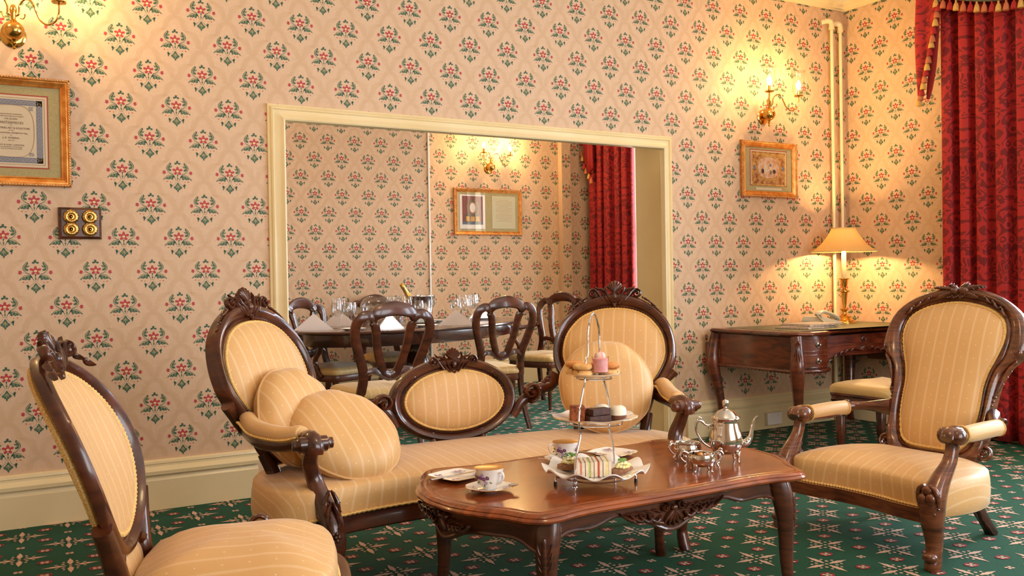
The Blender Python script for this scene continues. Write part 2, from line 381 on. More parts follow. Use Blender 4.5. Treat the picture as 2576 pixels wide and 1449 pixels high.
def motif():
    """one printed sprig: list of (material index, polygon) about the flower's centre"""
    out = []
    def half(mi, p): q = _q(p); out.append((mi, q)); out.append((mi, _mir(q)))
    def halfs(mi, pts, w):
        for s in _strip(pts, w): half(mi, s)
    half(2, [(540, 268), (580, 318), (562, 360), (524, 418), (560, 412), (620, 398), (596, 440), (540, 478), (488, 498), (530, 512), (566, 522), (582, 556), (560, 592), (512, 588), (470, 572), (436, 545), (412, 500), (420, 440), (470, 372), (524, 322), (530, 296)])
    halfs(2, [(536, 280), (470, 345), (408, 425), (396, 500), (424, 570), (500, 640), (600, 702)], 9)
    halfs(5, [(520, 345), (450, 420), (432, 500), (450, 548)], 5); halfs(5, [(455, 500), (510, 468), (560, 440)], 4)
    half(2, [(255, 922), (310, 905), (348, 868), (392, 900), (430, 886), (478, 912), (520, 880), (562, 884), (600, 915), (640, 890), (652, 830), (690, 818), (650, 775), (560, 760), (478, 778), (410, 812), (350, 850)])
    halfs(2, [(262, 918), (340, 838), (430, 762), (520, 740), (610, 752), (690, 812), (755, 912)], 9)
    halfs(5, [(345, 868), (400, 812), (470, 778), (560, 764)], 4); halfs(5, [(470, 785), (462, 830), (465, 868)], 5); halfs(5, [(578, 782), (562, 826), (580, 860)], 5)
    half(2, [(604, 660), (640, 705), (690, 770), (720, 820), (690, 826), (640, 770), (612, 712)])
    half(1, [(236, 590), (290, 578), (340, 588), (362, 632), (350, 668), (345, 694), (282, 718), (276, 690), (218, 672), (262, 640), (232, 618), (268, 610)])
    halfs(2, [(368, 652), (480, 668), (600, 714)], 3)
    for c in ((407, 978, 32, 17), (532, 990, 22, 14), (627, 957, 11, 9)): half(1, _ell(*c, 8))
    half(2, _ell(742, 306, 46, 38)); out.append((2, _q(_ell(808, 240, 46, 42)))); out.append((2, _q([(770, 270), (845, 270), (850, 310), (766, 310)])))
    pet = []
    for k in range(5):
        a = -pi/2+k*2*pi/5; top = k == 0
        for t, r in ((-.46, 96), (-.36, 160), (-.14, 192), (0, 196), (.14, 192), (.36, 160), (.46, 96)) if not top else ((-.46, 96), (-.36, 140), (-.18, 160), (0, 198), (.18, 160), (.36, 140), (.46, 96)):
            th = a+t*(.92 if k else 1.); pet.append((815+r*cos(th)*1.04, 575+r*sin(th)*.86))
    out.append((1, _q(pet))); out.append((5, _q(_ell(815, 592, 58, 43, 12))))
    out.append((2, _q([(790, 700), (815, 690), (850, 700), (826, 780), (822, 840), (848, 820), (830, 908), (808, 908), (785, 820), (812, 840)])))
    out.append((2, _q([(735, 938), (895, 938), (895, 948), (735, 948)])))
    lf = [(820, 1000), (850, 1030), (880, 1085), (925, 1140), (1002, 1185), (958, 1208), (978, 1242), (908, 1248), (902, 1290), (858, 1286), (850, 1335), (820, 1376)]
    out.append((2, _q(lf+[(1640-x, y) for x, y in lf[1:-1]][::-1])))
    out.append((5, _q([(817, 1080), (823, 1080), (826, 1270), (814, 1270)])))
    for a, b in (((820, 1110), (895, 1172)), ((820, 1150), (880, 1215))): halfs(5, [(1630-b[0], b[1]), (815, a[1])], 5)
    half(2, _ell(548, 1100, 44, 40)); half(2, [(530, 1110), (600, 1118), (640, 1105), (588, 1165), (548, 1248), (528, 1190)])
    halfs(2, [(752, 985), (715, 1050), (650, 1105), (600, 1130)], 4)
    def arc(dx):
        P = spl([(0, .131-dx), (.028-dx*.3, .118-dx), (.050-dx, .092-dx*.6), (.0615-dx, .05)], 4)
        Q = spl([(.0615-dx, .05), (.086-dx*.5, .047-dx), (.112-dx, .026-dx), (.1295-dx, -.036)], 4)
        return P, Q
    for dx, mi, w in ((0, 3, .0007), (.006, 4, .0016), (.011, 4, .0014), (.016, 4, .0013), (.021, 4, .001)):
        for c in arc(dx):
            for s in _strip(c, w): out.append((mi, s)); out.append((mi, _mir(s)))
    return out
MOTIF = motif()
def clip(poly, r):
    x0, x1, y0, y1 = r
    for ax, s, lim in ((0, 1, x0), (0, -1, -x1), (1, 1, y0), (1, -1, -y1)):
        out = []; n = len(poly)
        for i in range(n):
            a = poly[i]; b = poly[(i+1) % n]; da = s*a[ax]-lim; db = s*b[ax]-lim
            if da >= 0: out.append(a)
            if da*db < 0: t = da/(da-db); out.append((a[0]+(b[0]-a[0])*t, a[1]+(b[1]-a[1])*t))
        poly = out
        if len(poly) < 3: return None
    return poly
def papered(name, m, rects, org, depth=.1, boxes=True, vmin=.26):
    """wall slab(s) with the printed sprigs; local u right, v up, +w towards the room"""
    q = MB(m)
    for r in rects:
        q.mat = 0
        q.box(((r[0]+r[1])/2, (r[2]+r[3])/2, -depth/2), (r[1]-r[0], r[3]-r[2], depth))
        rr = (r[0]+.001, r[1]-.001, max(r[2], vmin)+.001, r[3]-.001)
        i0 = int((rr[0]-org[0])/(PA/2))-2; i1 = int((rr[1]-org[0])/(PA/2))+2
        j0 = int((rr[2]-org[1])/(PB/2))-2; j1 = int((rr[3]-org[1])/(PB/2))+2
        for i in range(i0, i1+1):
            for j in range(j0, j1+1):
                if (i+j) % 2: continue
                cx = org[0]+i*PA/2; cy = org[1]+j*PB/2
                if cx+.14 < rr[0] or cx-.14 > rr[1] or cy+.14 < rr[2] or cy-.12 > rr[3]: continue
                inside = cx-.14 > rr[0] and cx+.14 < rr[1] and cy+.14 < rr[3] and cy-.12 > rr[2]
                for k, (mi, p) in enumerate(MOTIF):
                    p = [(x+cx, y+cy) for x, y in p]
                    if not inside: p = clip(p, rr)
                    if not p: continue
                    w = {3: .0003, 4: .0002, 5: .0009}.get(mi, .0005); q.mat = mi
                    b = len(q.v); mm = q.m; q.v += [tuple(mm @ Vector((x, y, w))) for x, y in p]; q.u += p
                    ar = sum(p[t][0]*p[(t+1) % len(p)][1]-p[(t+1) % len(p)][0]*p[t][1] for t in range(len(p)))
                    f = tuple(range(b, b+len(p))); q.f.append(f if ar > 0 else f[::-1]); q.mi.append(mi)
    return struct(q.build(name, ['paper', 'p_red', 'p_green', 'p_line', 'p_hatch', 'p_vein'], smooth=0))
FB = Matrix(((1, 0, 0, 0), (0, 0, -1, 0), (0, 1, 0, 0), (0, 0, 0, 1)))           # wall facing -y
def facing_y(y): m = FB.copy(); m[1][3] = y; return m
def facing_x(x): return Matrix(((0, 0, -1, x), (-1, 0, 0, 0), (0, 1, 0, 0), (0, 0, 0, 1)))   # facing -x, u = -y
papered('wall_back', facing_y(0), [(XL, OX0, 0, HC), (OX0, OX1, OZ, HC), (OX1, XR, 0, HC)], (.8464, 1.705), WT)
WZ0, WZ1 = .6, 2.9
papered('wall_right', facing_x(XR), [(-WT, 1.4, 0, HC), (1.4, 2.9, 0, WZ0), (1.4, 2.9, WZ1, HC), (2.9, 3.75, 0, HC), (3.75, 5.25, 0, WZ0), (3.75, 5.25, WZ1, HC), (5.25, -YF, 0, HC)], (.2001, 2.700), .2)
q = MB(); q.box((XL-.1, YF/2, HC/2), (.2, -YF, HC)); struct(q.build('wall_left', 'paper'))
q = MB()
for x0, x1, z0, z1 in ((XL, 1.1, 0, HC), (1.1, 2.3, 0, WZ0), (1.1, 2.3, WZ1, HC), (2.3, 2.55, 0, HC), (2.55, 4.25, 0, WZ0), (2.55, 4.25, WZ1, HC), (4.25, XR, 0, HC)): q.box(((x0+x1)/2, YF-.1, (z0+z1)/2), (x1-x0, .2, z1-z0))
struct(q.build('wall_front', 'paper'))
# dining room beyond the opening
papered('wall_dining_back', facing_y(3.235), [(-.6, 3.755, 0, HC)], (2.3465, 1.9445), .2)
papered('wall_dining_alcove', facing_y(3.68), [(3.755, 6.2, 0, HC)], (4.2175, 2.278), .2)
papered('wall_dining_pier', facing_y(3.60), [(5.55, 5.665, 0, HC)], (5.608, 2.13), .079)
papered('wall_dining_right', facing_x(6.08), [(-3.68, -3.0, 0, HC), (-3.0, -2.1, 0, WZ0-.1), (-3.0, -2.1, 2.75, HC), (-2.1, -1.0, 0, HC), (-1.0, -.46, 0, WZ0-.1), (-1.0, -.46, 2.75, HC), (-.46, -WT, 0, HC)], (-3.47, 2.10), .2)
q = MB(); q.box((-.7, 1.9, HC/2), (.2, 3.2, HC)); struct(q.build('wall_dining_left', 'paper'))
# windows: painted sash frames in each opening (left of, behind and beyond the picture)
def window(name, m, w0, w1, z0, z1):
    q = MB(m); t = .05; zm = (z0+z1)/2
    for z in (z0+t/2, zm, z1-t/2): q.box(((w0+w1)/2, z, -.1), (w1-w0, t, .05))
    for u in (w0+t/2, (w0+w1)/2, w1-t/2): q.box((u, (z0+z1)/2, -.1), (t if u != (w0+w1)/2 else .025, z1-z0, .045))
    for a, b in ((w0-.09, w0), (w1, w1+.09)): q.box(((a+b)/2, (z0+z1)/2, .012), (.09, z1-z0+.18, .024))
    q.box(((w0+w1)/2, z1+.045, .012), (w1-w0, .09, .024)); q.box(((w0+w1)/2, z0-.03, .03), (w1-w0+.24, .05, .1))
    o = struct(q.build(name, 'paint', bevel=.004))
    g = MB(m); g.box(((w0+w1)/2, (z0+z1)/2, -.1), (w1-w0, z1-z0, .004)); g.build('pane', 'glass', o)
    return o
window('window_1', facing_x(XR), 1.4, 2.9, WZ0, WZ1); window('window_2', facing_x(XR), 3.75, 5.25, WZ0, WZ1)
FF = Matrix(((-1, 0, 0, 0), (0, 0, 1, YF), (0, 1, 0, 0), (0, 0, 0, 1)))
window('fill_window_a', FF, -2.3, -1.1, WZ0, WZ1); window('fill_window_b', FF, -4.25, -2.55, WZ0, WZ1)  # unseen windows in the front wall, added to carry the soft fill
window('window_5', facing_x(6.08), -3.0, -2.1, WZ0-.1, 2.75)
window('window_6', facing_x(6.08), -1.0, -.46, WZ0-.1, 2.75)
q = MB(facing_x(6.08)); q.box((-1.55, 1.1, .015), (.86, 2.2, .03))
for u in (-1.78, -1.32):
    for z0, z1 in ((.15, .95), (1.05, 2.1)): q.sweep([(u-.17, z0, .03), (u+.17, z0, .03), (u+.17, z1, .03), (u-.17, z1, .03)], [(0, 0), (.006, .012), (.02, .014), (.03, 0)])
struct(q.build('door_1', 'doorwhite', smooth=20))
q = MB(); q.box(((XL+XR)/2, YF/2, HC+.1), (XR-XL+.4, -YF+.4, .2)); struct(q.build('ceiling', 'ceil'))
q = MB(); q.box((2.7, 1.93, HC+.1), (7, 3.6, .2)); struct(q.build('ceiling_dining', 'ceil'))
# carpet ---------------------------------------------------------
def star():
    out = []
    arm = [(.016, .005), (.030, .006), (.044, .014), (.052, .009), (.066, .011), (.080, .006), (.106, 0)]
    for k in range(4):
        a = k*pi/2; c, s = cos(a), sin(a); R = lambda x, y: (x*c-y*s, x*s+y*c)
        p = [R(x, y) for x, y in arm]+[R(x, -y) for x, y in arm[::-1]]; out.append((1, p))
        for th, r, e in ((.44, .058, .0068), (-.44, .058, .0068)): out.append((1, [R(r*cos(th)+e*cos(t*pi/4), r*sin(th)+e*.8*sin(t*pi/4)) for t in range(8)]))
        out.append((1, [R(.027+.0075*cos(t*pi/3), .027+.0075*sin(t*pi/3)) for t in range(6)]))
    out.append((1, [(.007*cos(t*pi/4), .007*sin(t*pi/4)) for t in range(8)]))
    return out
def dot(red):
    out = []
    if red:
        out.append((2, _strip([(.026*cos(t), .02*sin(t)) for t in (0, .5, 1, 1.5, 2, 2.5, 3.14)], .0035)))
        out.append((2, _strip([(.026*cos(t), -.02*sin(t)) for t in (0, .5, 1, 1.5, 2, 2.5, 3.14)], .0035)))
        out = [(2, p) for _, g in out for p in g]
    for k in range(4):
        a = k*pi/2+pi/4; out.append((1, [(.013*cos(a)+.008*cos(t*pi/3+a), .011*sin(a)+.007*sin(t*pi/3+a)) for t in range(6)]))
    out.append((1, [(.005*cos(t), .005*sin(t)) for t in (0, 1.57, 3.14, 4.71)])); return out
def carpet(name, rect, o, ang, p=.264):
    q = MB(); x0, x1, y0, y1 = rect; q.box(((x0+x1)/2, (y0+y1)/2, -.05), (x1-x0, y1-y0, .1)); S, D1, D2 = star(), dot(1), dot(0)
    e1 = (p*cos(ang), p*sin(ang)); e2 = (p*sin(ang), -p*cos(ang)); R = (x0+.001, x1-.001, y0+.001, y1-.001)
    tw = ang-pi/4; c, s = cos(tw), sin(tw)
    for i in range(-40, 41):
        for j in range(-40, 41):
            bx = o[0]+i*e1[0]+j*e2[0]; by = o[1]+i*e1[1]+j*e2[1]
            for sh, dx, dy in ((S, 0, 0), (D1, .5, 0), (D1, 0, .5), (D2, .5, .5)):
                cx = bx+dx*e1[0]+dy*e2[0]; cy = by+dx*e1[1]+dy*e2[1]
                if not (x0-.12 < cx < x1+.12 and y0-.12 < cy < y1+.12): continue
                ins = x0+.12 < cx < x1-.12 and y0+.12 < cy < y1-.12
                for mi, pl in sh:
                    pl = [(cx+x*c-y*s, cy+x*s+y*c) for x, y in pl]
                    if not ins: pl = clip(pl, R)
                    if not pl: continue
                    b = len(q.v); z = .0012+.0003*mi; q.v += [(x, y, z) for x, y in pl]; q.u += pl
                    ar = sum(pl[t][0]*pl[(t+1) % len(pl)][1]-pl[(t+1) % len(pl)][0]*pl[t][1] for t in range(len(pl)))
                    f = tuple(range(b, b+len(pl))); q.f.append(f if ar > 0 else f[::-1]); q.mi.append(mi)
    return struct(q.build(name, ['carpet', 'c_pink', 'c_red'], smooth=0))
carpet('floor', (XL, XR, -5.2, .19), (2.996, -2.234), radians(42))
q = MB(); q.box(((XL+XR)/2, (YF-5.2)/2, -.05), (XR-XL, -YF-5.2, .1)); struct(q.build('floor_front', 'carpet'))
carpet('floor_dining', (-.6, 6.1, .19, 3.7), (4.238, 2.154), radians(45), .267)
# skirting boards -----------------------------------------------
SK = [(0, 0), (.026, 0), (.026, .148), (.022, .153), (.018, .166), (.018, .176), (.034, .178), (.036, .196), (.028, .208), (.018, .218), (.017, .228), (.022, .232), (.020, .243), (.008, .25), (0, .25)]
def skirting(name, a, b, k=1.):
    q = MB(); d = Vector((b[0]-a[0], b[1]-a[1], 0)).normalized(); n = Vector((d.y, -d.x, 0))
    rings = [[(p[0]+n.x*x*k, p[1]+n.y*x*k, z*k) for x, z in SK] for p in (a, b)]
    q.loft(rings); return struct(q.build(name, 'paint', smooth=30))
skirting('baseboard_back_left', (XL, 0), (OX0-.085, 0)); skirting('baseboard_back_right', (OX1+.1, 0), (XR, 0)); skirting('baseboard_right', (XR, 0), (XR, YF))
skirting('baseboard_dining', (-.6, 3.235), (3.755, 3.235), 1.1); skirting('baseboard_dining_alcove', (3.755, 3.68), (6.08, 3.68), 1.1); skirting('baseboard_dining_right', (6.08, 3.68), (6.08, WT), 1.1)
# cornice
def cornice(name, a, b, zc=HC):
    q = MB(); d = Vector((b[0]-a[0], b[1]-a[1], 0)).normalized(); n = Vector((d.y, -d.x, 0))
    pf = [(0, 0), (0, -.062), (.010, -.062), (.012, -.05), (.022, -.046), (.026, -.03), (.046, -.016), (.05, 0)]
    q.loft([[(p[0]+n.x*x, p[1]+n.y*x, zc+z) for x, z in pf] for p in (a, b)]); return struct(q.build(name, 'paint', smooth=30))
cornice('trim_1', (XL, 0), (XR-.0, 0)); cornice('trim_2', (XR, 0), (XR, YF)); cornice('trim_3', (-.6, 3.235), (3.755, 3.235)); cornice('trim_4', (3.755, 3.68), (6.08, 3.68))
# architrave round the opening (bolection moulding) and its painted lining
AR = [(0, 0), (0, .012), (.008, .016), (.013, .012), (.018, .022), (.026, .026), (.032, .018), (.052, .022), (.070, .038), (.080, .044), (.088, .040), (.090, .030), (.092, 0)]
q = MB(); path = [(OX0, 0, 0), (OX0, 0, OZ), (OX1, 0, OZ), (OX1, 0, 0)]
q.sweep(path, AR, N=(0, -1, 0), closed=False); struct(q.build('trim_5', 'paint', smooth=35))
q = MB(); q.box((OX0+.003, WT/2, OZ/2), (.012, WT-.004, OZ)); q.box((OX1-.003, WT/2, OZ/2), (.012, WT-.004, OZ)); q.box(((OX0+OX1)/2, WT/2, OZ-.003), (OX1-OX0+.02, WT-.004, .012))
struct(q.build('trim_6', 'paint'))
q = MB(); q.box((3.750, 3.228, 1.62), (.016, .016, 3.2)); struct(q.build('corner_highlight', 'doorwhite', bevel=.004))  # white strip stands in for the highlight along the wall's corner edge
# window architrave at the dining room's right corner
q = MB(); q.box((6.062, 3.5, 1.3), (.03, .09, 2.6)); q.box((6.055, 3.47, 1.3), (.04, .02, 2.6)); struct(q.build('trim_7', 'paint', bevel=.003))
# ================================================================ CARVED SEATING
def polar(out, c, n=72, sm=8):
    P = spl(out, sm, True); res = []; m = len(P)
    for k in range(n):
        a = 2*pi*k/n-pi/2; d = (cos(a), sin(a)); best = None
        for i in range(m):
            p = P[i]; q = P[(i+1) % m]; ax, ay = p[0]-c[0], p[1]-c[1]; bx, by = q[0]-c[0], q[1]-c[1]
            ca = d[0]*ay-d[1]*ax; cb = d[0]*by-d[1]*bx
            if ca*cb > 0 or ca == cb: continue
            t = ca/(ca-cb); x = ax+(bx-ax)*t; y = ay+(by-ay)*t; s = x*d[0]+y*d[1]
            if s > 0 and (best is None or s > best): best = s
        best = best or .05; res.append((c[0]+d[0]*best, c[1]+d[1]*best))
    return res
def sym(half):
    """half outline, bottom centre to top centre on the +x side -> closed outline"""
    return half+[(-x, y) for x, y in half[::-1] if abs(x) > 1e-6]
def braid(q, loop, h=.006, r=.0065, amp=.0018, closed=True):
    """gimp: a wavy cord laid along a loop of (x,y,z)"""
    n = len(loop); pts = []
    for i, p in enumerate(loop):
        pts.append((p[0], p[1], p[2]+(amp if i % 2 else 0), r*(1.15 if i % 2 else .8), r*.7))
    q.tube(pts, n=6, closed=closed, side=(0, 0, 1))
FRAME_P = [(0, -.03), (0, .010), (.08, .015), (.16, .013), (.22, .007), (.30, .014), (.5, .026), (.75, .030), (.93, .022), (1, .006), (1, -.03)]
def panel(root, m, outer, inner, c, fabric, wood_m, dome=.05, back=True, prof=FRAME_P, name='back', bend=0, bk=1.):
    o = polar(outer, c); i = polar(inner, c)
    q = MB(m); q.bend = bend; f = q.ring2(o, i, prof).build(name+'_frame', wood_m, root, smooth=50)
    q = MB(m); q.bend = bend; q.pad(i, [(1.01, -.006), (1, .004), (.985, .010), (.95, .018), (.86, dome*.62), (.7, dome*.85), (.45, dome*.97), (.2, dome), (0, dome)], c)
    if back: q.pad([(x, y) for x, y in i[::-1]], [(1.0, -.026*bk), (.97, -.036*bk), (.8, -.046*bk), (.4, -.052*bk), (0, -.053*bk)], c)
    q.build(name+'_cushion', fabric, root, smooth=60)
    i2 = polar(inner, c, 220); q = MB(m); q.bend = bend
    braid(q, [(c[0]+(x-c[0])*.965, c[1]+(y-c[1])*.965, .0150) for x, y in i2]); q.build(name+'_braid', 'braid', root)
    return f
def crest(root, m, s=1., wood_m='mahog', trail=None, z=.02, kind='shell', bend=0):
    q = MB(m @ Matrix.Diagonal((s, s, 1, 1))); q.bend = bend
    if kind == 'shell':
        for k in range(-3, 4):
            a = pi/2+k*.27; L = .062-.004*abs(k)
            q.leaf([(.012*k*.5, -.012), (.5*L*cos(a), .5*L*sin(a)), (L*cos(a), L*sin(a)), (L*1.06*cos(a)+.004*k, L*1.0*sin(a))], .011, .014, z, 5)
        q.ball((0, -.022, z+.006), (.014, .019, .014), 12, 8); q.sweep([(.0215*cos(t*pi/8), -.022+.027*sin(t*pi/8), z) for t in range(16)], [(0, 0), (.005, .004), (0, .010), (-.005, .004)], (0, 0, 1))
        for k in (-1, 1):
            q.leaf([(k*.014, -.055), (k*.035, -.02), (k*.05, .018), (k*.046, .042)], .009, .016, z, 6, 3)
            q.leaf([(k*.02, -.062), (k*.045, -.035), (k*.065, -.008), (k*.07, .016)], .009, .014, z, 6, 3)
            q.scroll((k*.112, -.006), .024, 1.5, pi/2, -k, .26, .012, z); q.tube(spl([(k*.055, -.045, z, .006, .010), (k*.075, -.02, z, .007, .012), (k*.095, .008, z, .008, .012), (k*.112, .018, z, .007, .011)], 4), n=7)
            q.leaf([(k*.05, .0), (k*.068, .018), (k*.088, .020), (k*.104, .036)], .009, .012, z, 6)
            q.leaf([(k*.012, -.055), (0, -.068), (-k*.004, -.082)], .008, .012, z, 5)
    else:   # fruit and leaves
        q.ball((-.012, .0, z+.006), (.020, .014, .016), 12, 8); q.ball((.030, .004, z+.006), (.026, .016, .017), 12, 8)
        for a, L in ((.25, .105), (-.25, .085), (pi-.2, .10), (pi+.3, .085), (pi-.7, .05), (.75, .055)):
            q.leaf([(0, 0), (.45*L*cos(a), .45*L*sin(a)+.006), (L*cos(a), L*sin(a)), (L*1.25*cos(a), L*1.2*sin(a)-.006)], .014, .015, z-.004, 6, 5)
        for k in range(8): q.ball((-.045+.010*k, -.03+.004*(k % 3), z), .005, 7, 5)
    for p in (trail or []):
        for k in (-1, 1):
            q.leaf([(k*p[0], p[1]), (k*(p[0]+.012), p[1]-.004+p[2]), (k*(p[0]+.03), p[1]-.016+p[2])], .008, .011, z-.006, 5); q.ball((k*(p[0]-.006), p[1]+.002, z-.002), .0065, 8, 5)
    return q.build('crest_carving', wood_m, root, smooth=60)
def lmb(P, r=None, **kw): return MB().tube(P, r, **kw)

# ---------------------------------------------------------------- SOFA
sofa = thing('settee', 'long double-ended gold striped settee with carved frame and three padded back panels', 'settee', (1.7216, -1.5408, 0), -.0279)
O_H = [(0, .0), (.12, .01), (.175, .07), (.20, .15), (.255, .225), (.288, .30), (.295, .37), (.285, .44), (.262, .50), (.225, .55), (.165, .60), (.09, .638), (0, .652)]
I_H = [(0, .06), (.09, .07), (.13, .11), (.165, .17), (.215, .25), (.245, .32), (.248, .38), (.235, .44), (.205, .49), (.16, .535), (.09, .567), (0, .578)]
TR = [(.150, -.028, -.004), (.185, -.052, -.010), (.215, -.083, -.014)]
def sofa_end(k):
    ang = -k*.7178; lean = .3755
    ex = Vector((cos(ang), sin(ang), 0)); n = Vector((sin(ang), -cos(ang), 0)); ey = Vector((0, 0, 1))*cos(lean)-n*sin(lean)
    O = Vector((k*.7225, .058, .4586)); m = frame(O, ex, ey) @ Matrix.Scale(.973, 4)
    fr = panel(sofa, m, sym(O_H), sym(I_H), (0, .33), 'gold', 'mahog')
    crest(sofa, m @ Matrix.Translation((0, .652, 0)), .95, 'mahog', TR)
    W = lambda x, y, z=0: tuple(m @ Vector((x, y, z)))
    # back leg, raking backwards
    a = W(0, .02, -.02)
    for s in (-1, 1):
        p0 = W(s*.165, .06, -.01); p1 = W(s*.15, -.08, -.015)
        f = (p1[0]-n.x*.10+ex.x*s*.01, p1[1]-n.y*.10, 0)
        if s == -k: f = (f[0]-k*.02, f[1]+.02, 0)
        q = MB(); q.tube([p0+(.024, .02), p1+(.026, .024), ((p1[0]*.6+f[0]*.4), p1[1]*.6+f[1]*.4, .19, .024, .022), f+(.02, .02)], n=10, side=tuple(n), sq=.7, sm=5)
        q.build('leg', 'mahog_dark', sofa)
    # open arm: rail, pad and front post
    A = Vector(W(k*.285, .27, .0)); B = Vector((k*.787, -.335, .60))
    mid = Vector((k*.905, -.13, .575)); mid0 = Vector((k*.925, .0, .605))
    rail = spl([tuple(A)+(.022, .03), tuple(mid0)+(.020, .028), tuple(mid)+(.020, .026), (k*.85, -.25, .572, .020, .024), tuple(B)+(.024, .028)], 8)
    q = MB(); q.tube(rail, n=10, sq=.8); q.build('arm_rail', 'mahog', sofa)
    pd = spl([(mid0.x, mid0.y-.02, .640, .020, .012), (mid0.x, mid0.y-.06, .645, .031, .026), (mid.x, mid.y, .614, .036, .032), (k*.85, -.25, .606, .034, .030), (k*.807, -.31, .617, .031, .027), (k*.80, -.325, .620, .02, .012)], 8)
    q = MB(); q.tube(pd, n=14); q.build('arm_pad', 'gold_side', sofa, smooth=70)
    q = MB(); side = [(p[0]+k*.0, p[1], p[2]-.014) for p in pd[6:-6]]
    for s in (-1, 1):
        pts = []
        for i, p in enumerate(side):
            d = Vector(side[min(i+1, len(side)-1)])-Vector(side[max(i-1, 0)]); nn = Vector((d.y, -d.x, 0)).normalized()*s*.034
            pts += [(p[0]+nn.x, p[1]+nn.y, p[2], .005, .008)]
        pts = spl(pts, 3); braid(q, [(x[0], x[1], x[2]) for x in pts], r=.007, closed=False)
    q.build('arm_braid', 'braid', sofa)
    q = MB()                                                   # front post: volute, S-curve, knee, foot
    q.tube([(B.x, B.y+.02, .600, .030, .026), (B.x, B.y-.04, .606, .032, .028), (B.x-k*.002, B.y-.075, .590, .030, .020), (B.x, B.y-.078, .560, .028, .015)], n=12, sm=5)
    for sx in (-1, 1): q.tube([(B.x+sx*.018, B.y-.055, .590, .028), (B.x+sx*.046, B.y-.055, .590, .027), (B.x+sx*.052, B.y-.055, .590, .020), (B.x+sx*.066, B.y-.055, .590, .019), (B.x+sx*.070, B.y-.055, .590, .010)], n=14, side=(0, 1, 0))
    q.tube([(B.x, B.y-.045, .575, .024, .022), (B.x, B.y-.015, .52, .026, .024), (B.x-k*.018, B.y-.004, .46, .028, .028), (B.x-k*.035, B.y-.035, .39, .033, .034), (B.x-k*.052, B.y-.08, .32, .040, .038), (B.x-k*.055, B.y-.095, .25, .038, .036), (B.x-k*.045, B.y-.08, .17, .028, .026), (B.x-k*.035, B.y-.06, .09, .021, .020), (B.x-k*.035, B.y-.07, .035, .022, .024), (B.x-k*.035, B.y-.085, .0, .022, .024)], n=12, side=(0, 1, 0), sq=.75, sm=6)
    q.build('front_leg', 'mahog', sofa)
    mm = frame((B.x-k*.048, B.y-.108, .35), (1, 0, 0), (0, .28, 1)); q = MB(mm)
    for s in (-1, 1):
        q.leaf([(s*.004, .09), (s*.020, .05), (s*.022, .01), (s*.010, -.03)], .011, .014, -.004, 7, 4); q.leaf([(s*.002, .05), (s*.014, .02), (s*.018, -.025), (s*.006, -.06)], .010, .014, 0, 7, 3)
    for i in range(6): a = i*pi/3; q.ball((.013*cos(a), -.065+.013*sin(a), .006), (.008, .008, .007), 8, 5)
    q.ball((0, -.065, .012), .007, 8, 5); q.build('knee_carving', 'mahog', sofa, smooth=60)
    # inner scrolled arm joining panel to the centre oval
    A = Vector(W(-k*.275, .24, .0)); T = Vector((.06+k*.345, .28, .60))
    q = MB(); q.tube([tuple(A)+(.026, .04), (A.x*.8+T.x*.2, A.y*.8+T.y*.2, A.z-.045, .02, .028), (A.x*.5+T.x*.5, .30, .620, .018, .026), (.06+k*.40, .295, .600, .02, .028), (.06+k*.33, .295, .565, .018, .024), (.06+k*.285, .30, .50, .012, .018)], n=10, side=(0, 0, 1), sm=7)
    mm = frame((T.x+k*.01, .265, .612), (1, 0, 0), (0, 0, 1)); q.m = mm
    q.scroll((0, 0), .046, 1.5, -pi/2, k, .26, .024, 0)
    q.m = frame(((A.x+T.x)/2+k*.035, .30, .655), (1, 0, 0), (0, 0, 1)); q.ball((0, 0, 0), (.013, .016, .018)); q.ball((k*.02, .006, 0), (.011, .013, .016)); q.ball((-k*.018, -.01, 0), (.011, .013, .016)); q.ball((k*.004, .014, .004), .009)
    for i in range(4): q.leaf([(-k*(.055+.012*i), -.05-.004*i), (-k*(.03+.01*i), -.068), (-k*(.0+.012*i), -.062+.004*i)], .006, .010, .008, 4)
    q.build('scroll_arm', 'mahog', sofa)
sofa_end(-1); sofa_end(1)
# centre oval
mc = frame((.06, .30, .42), (1, 0, 0), (0, .14, 1))
def oval(a, b, cy, n=16, e=1.): return [(a*math.copysign(abs(cos(2*pi*i/n))**e, cos(2*pi*i/n)), cy+b*math.copysign(abs(sin(2*pi*i/n))**e, sin(2*pi*i/n))) for i in range(n)]
panel(sofa, mc, oval(.305, .187, .178), oval(.247, .135, .176), (0, .185), 'gold', 'mahog', dome=.045)
crest(sofa, mc @ Matrix.Translation((0, .352, 0)), .86, 'mahog', [(.150, -.030, -.002), (.185, -.045, -.008), (.225, -.075, -.014)])
for s in (-1, 1): lmb([(.06+s*.12, .30, .46, .014), (.06+s*.12, .25, .34, .016)], n=8).build('oval_support', 'mahog', sofa)
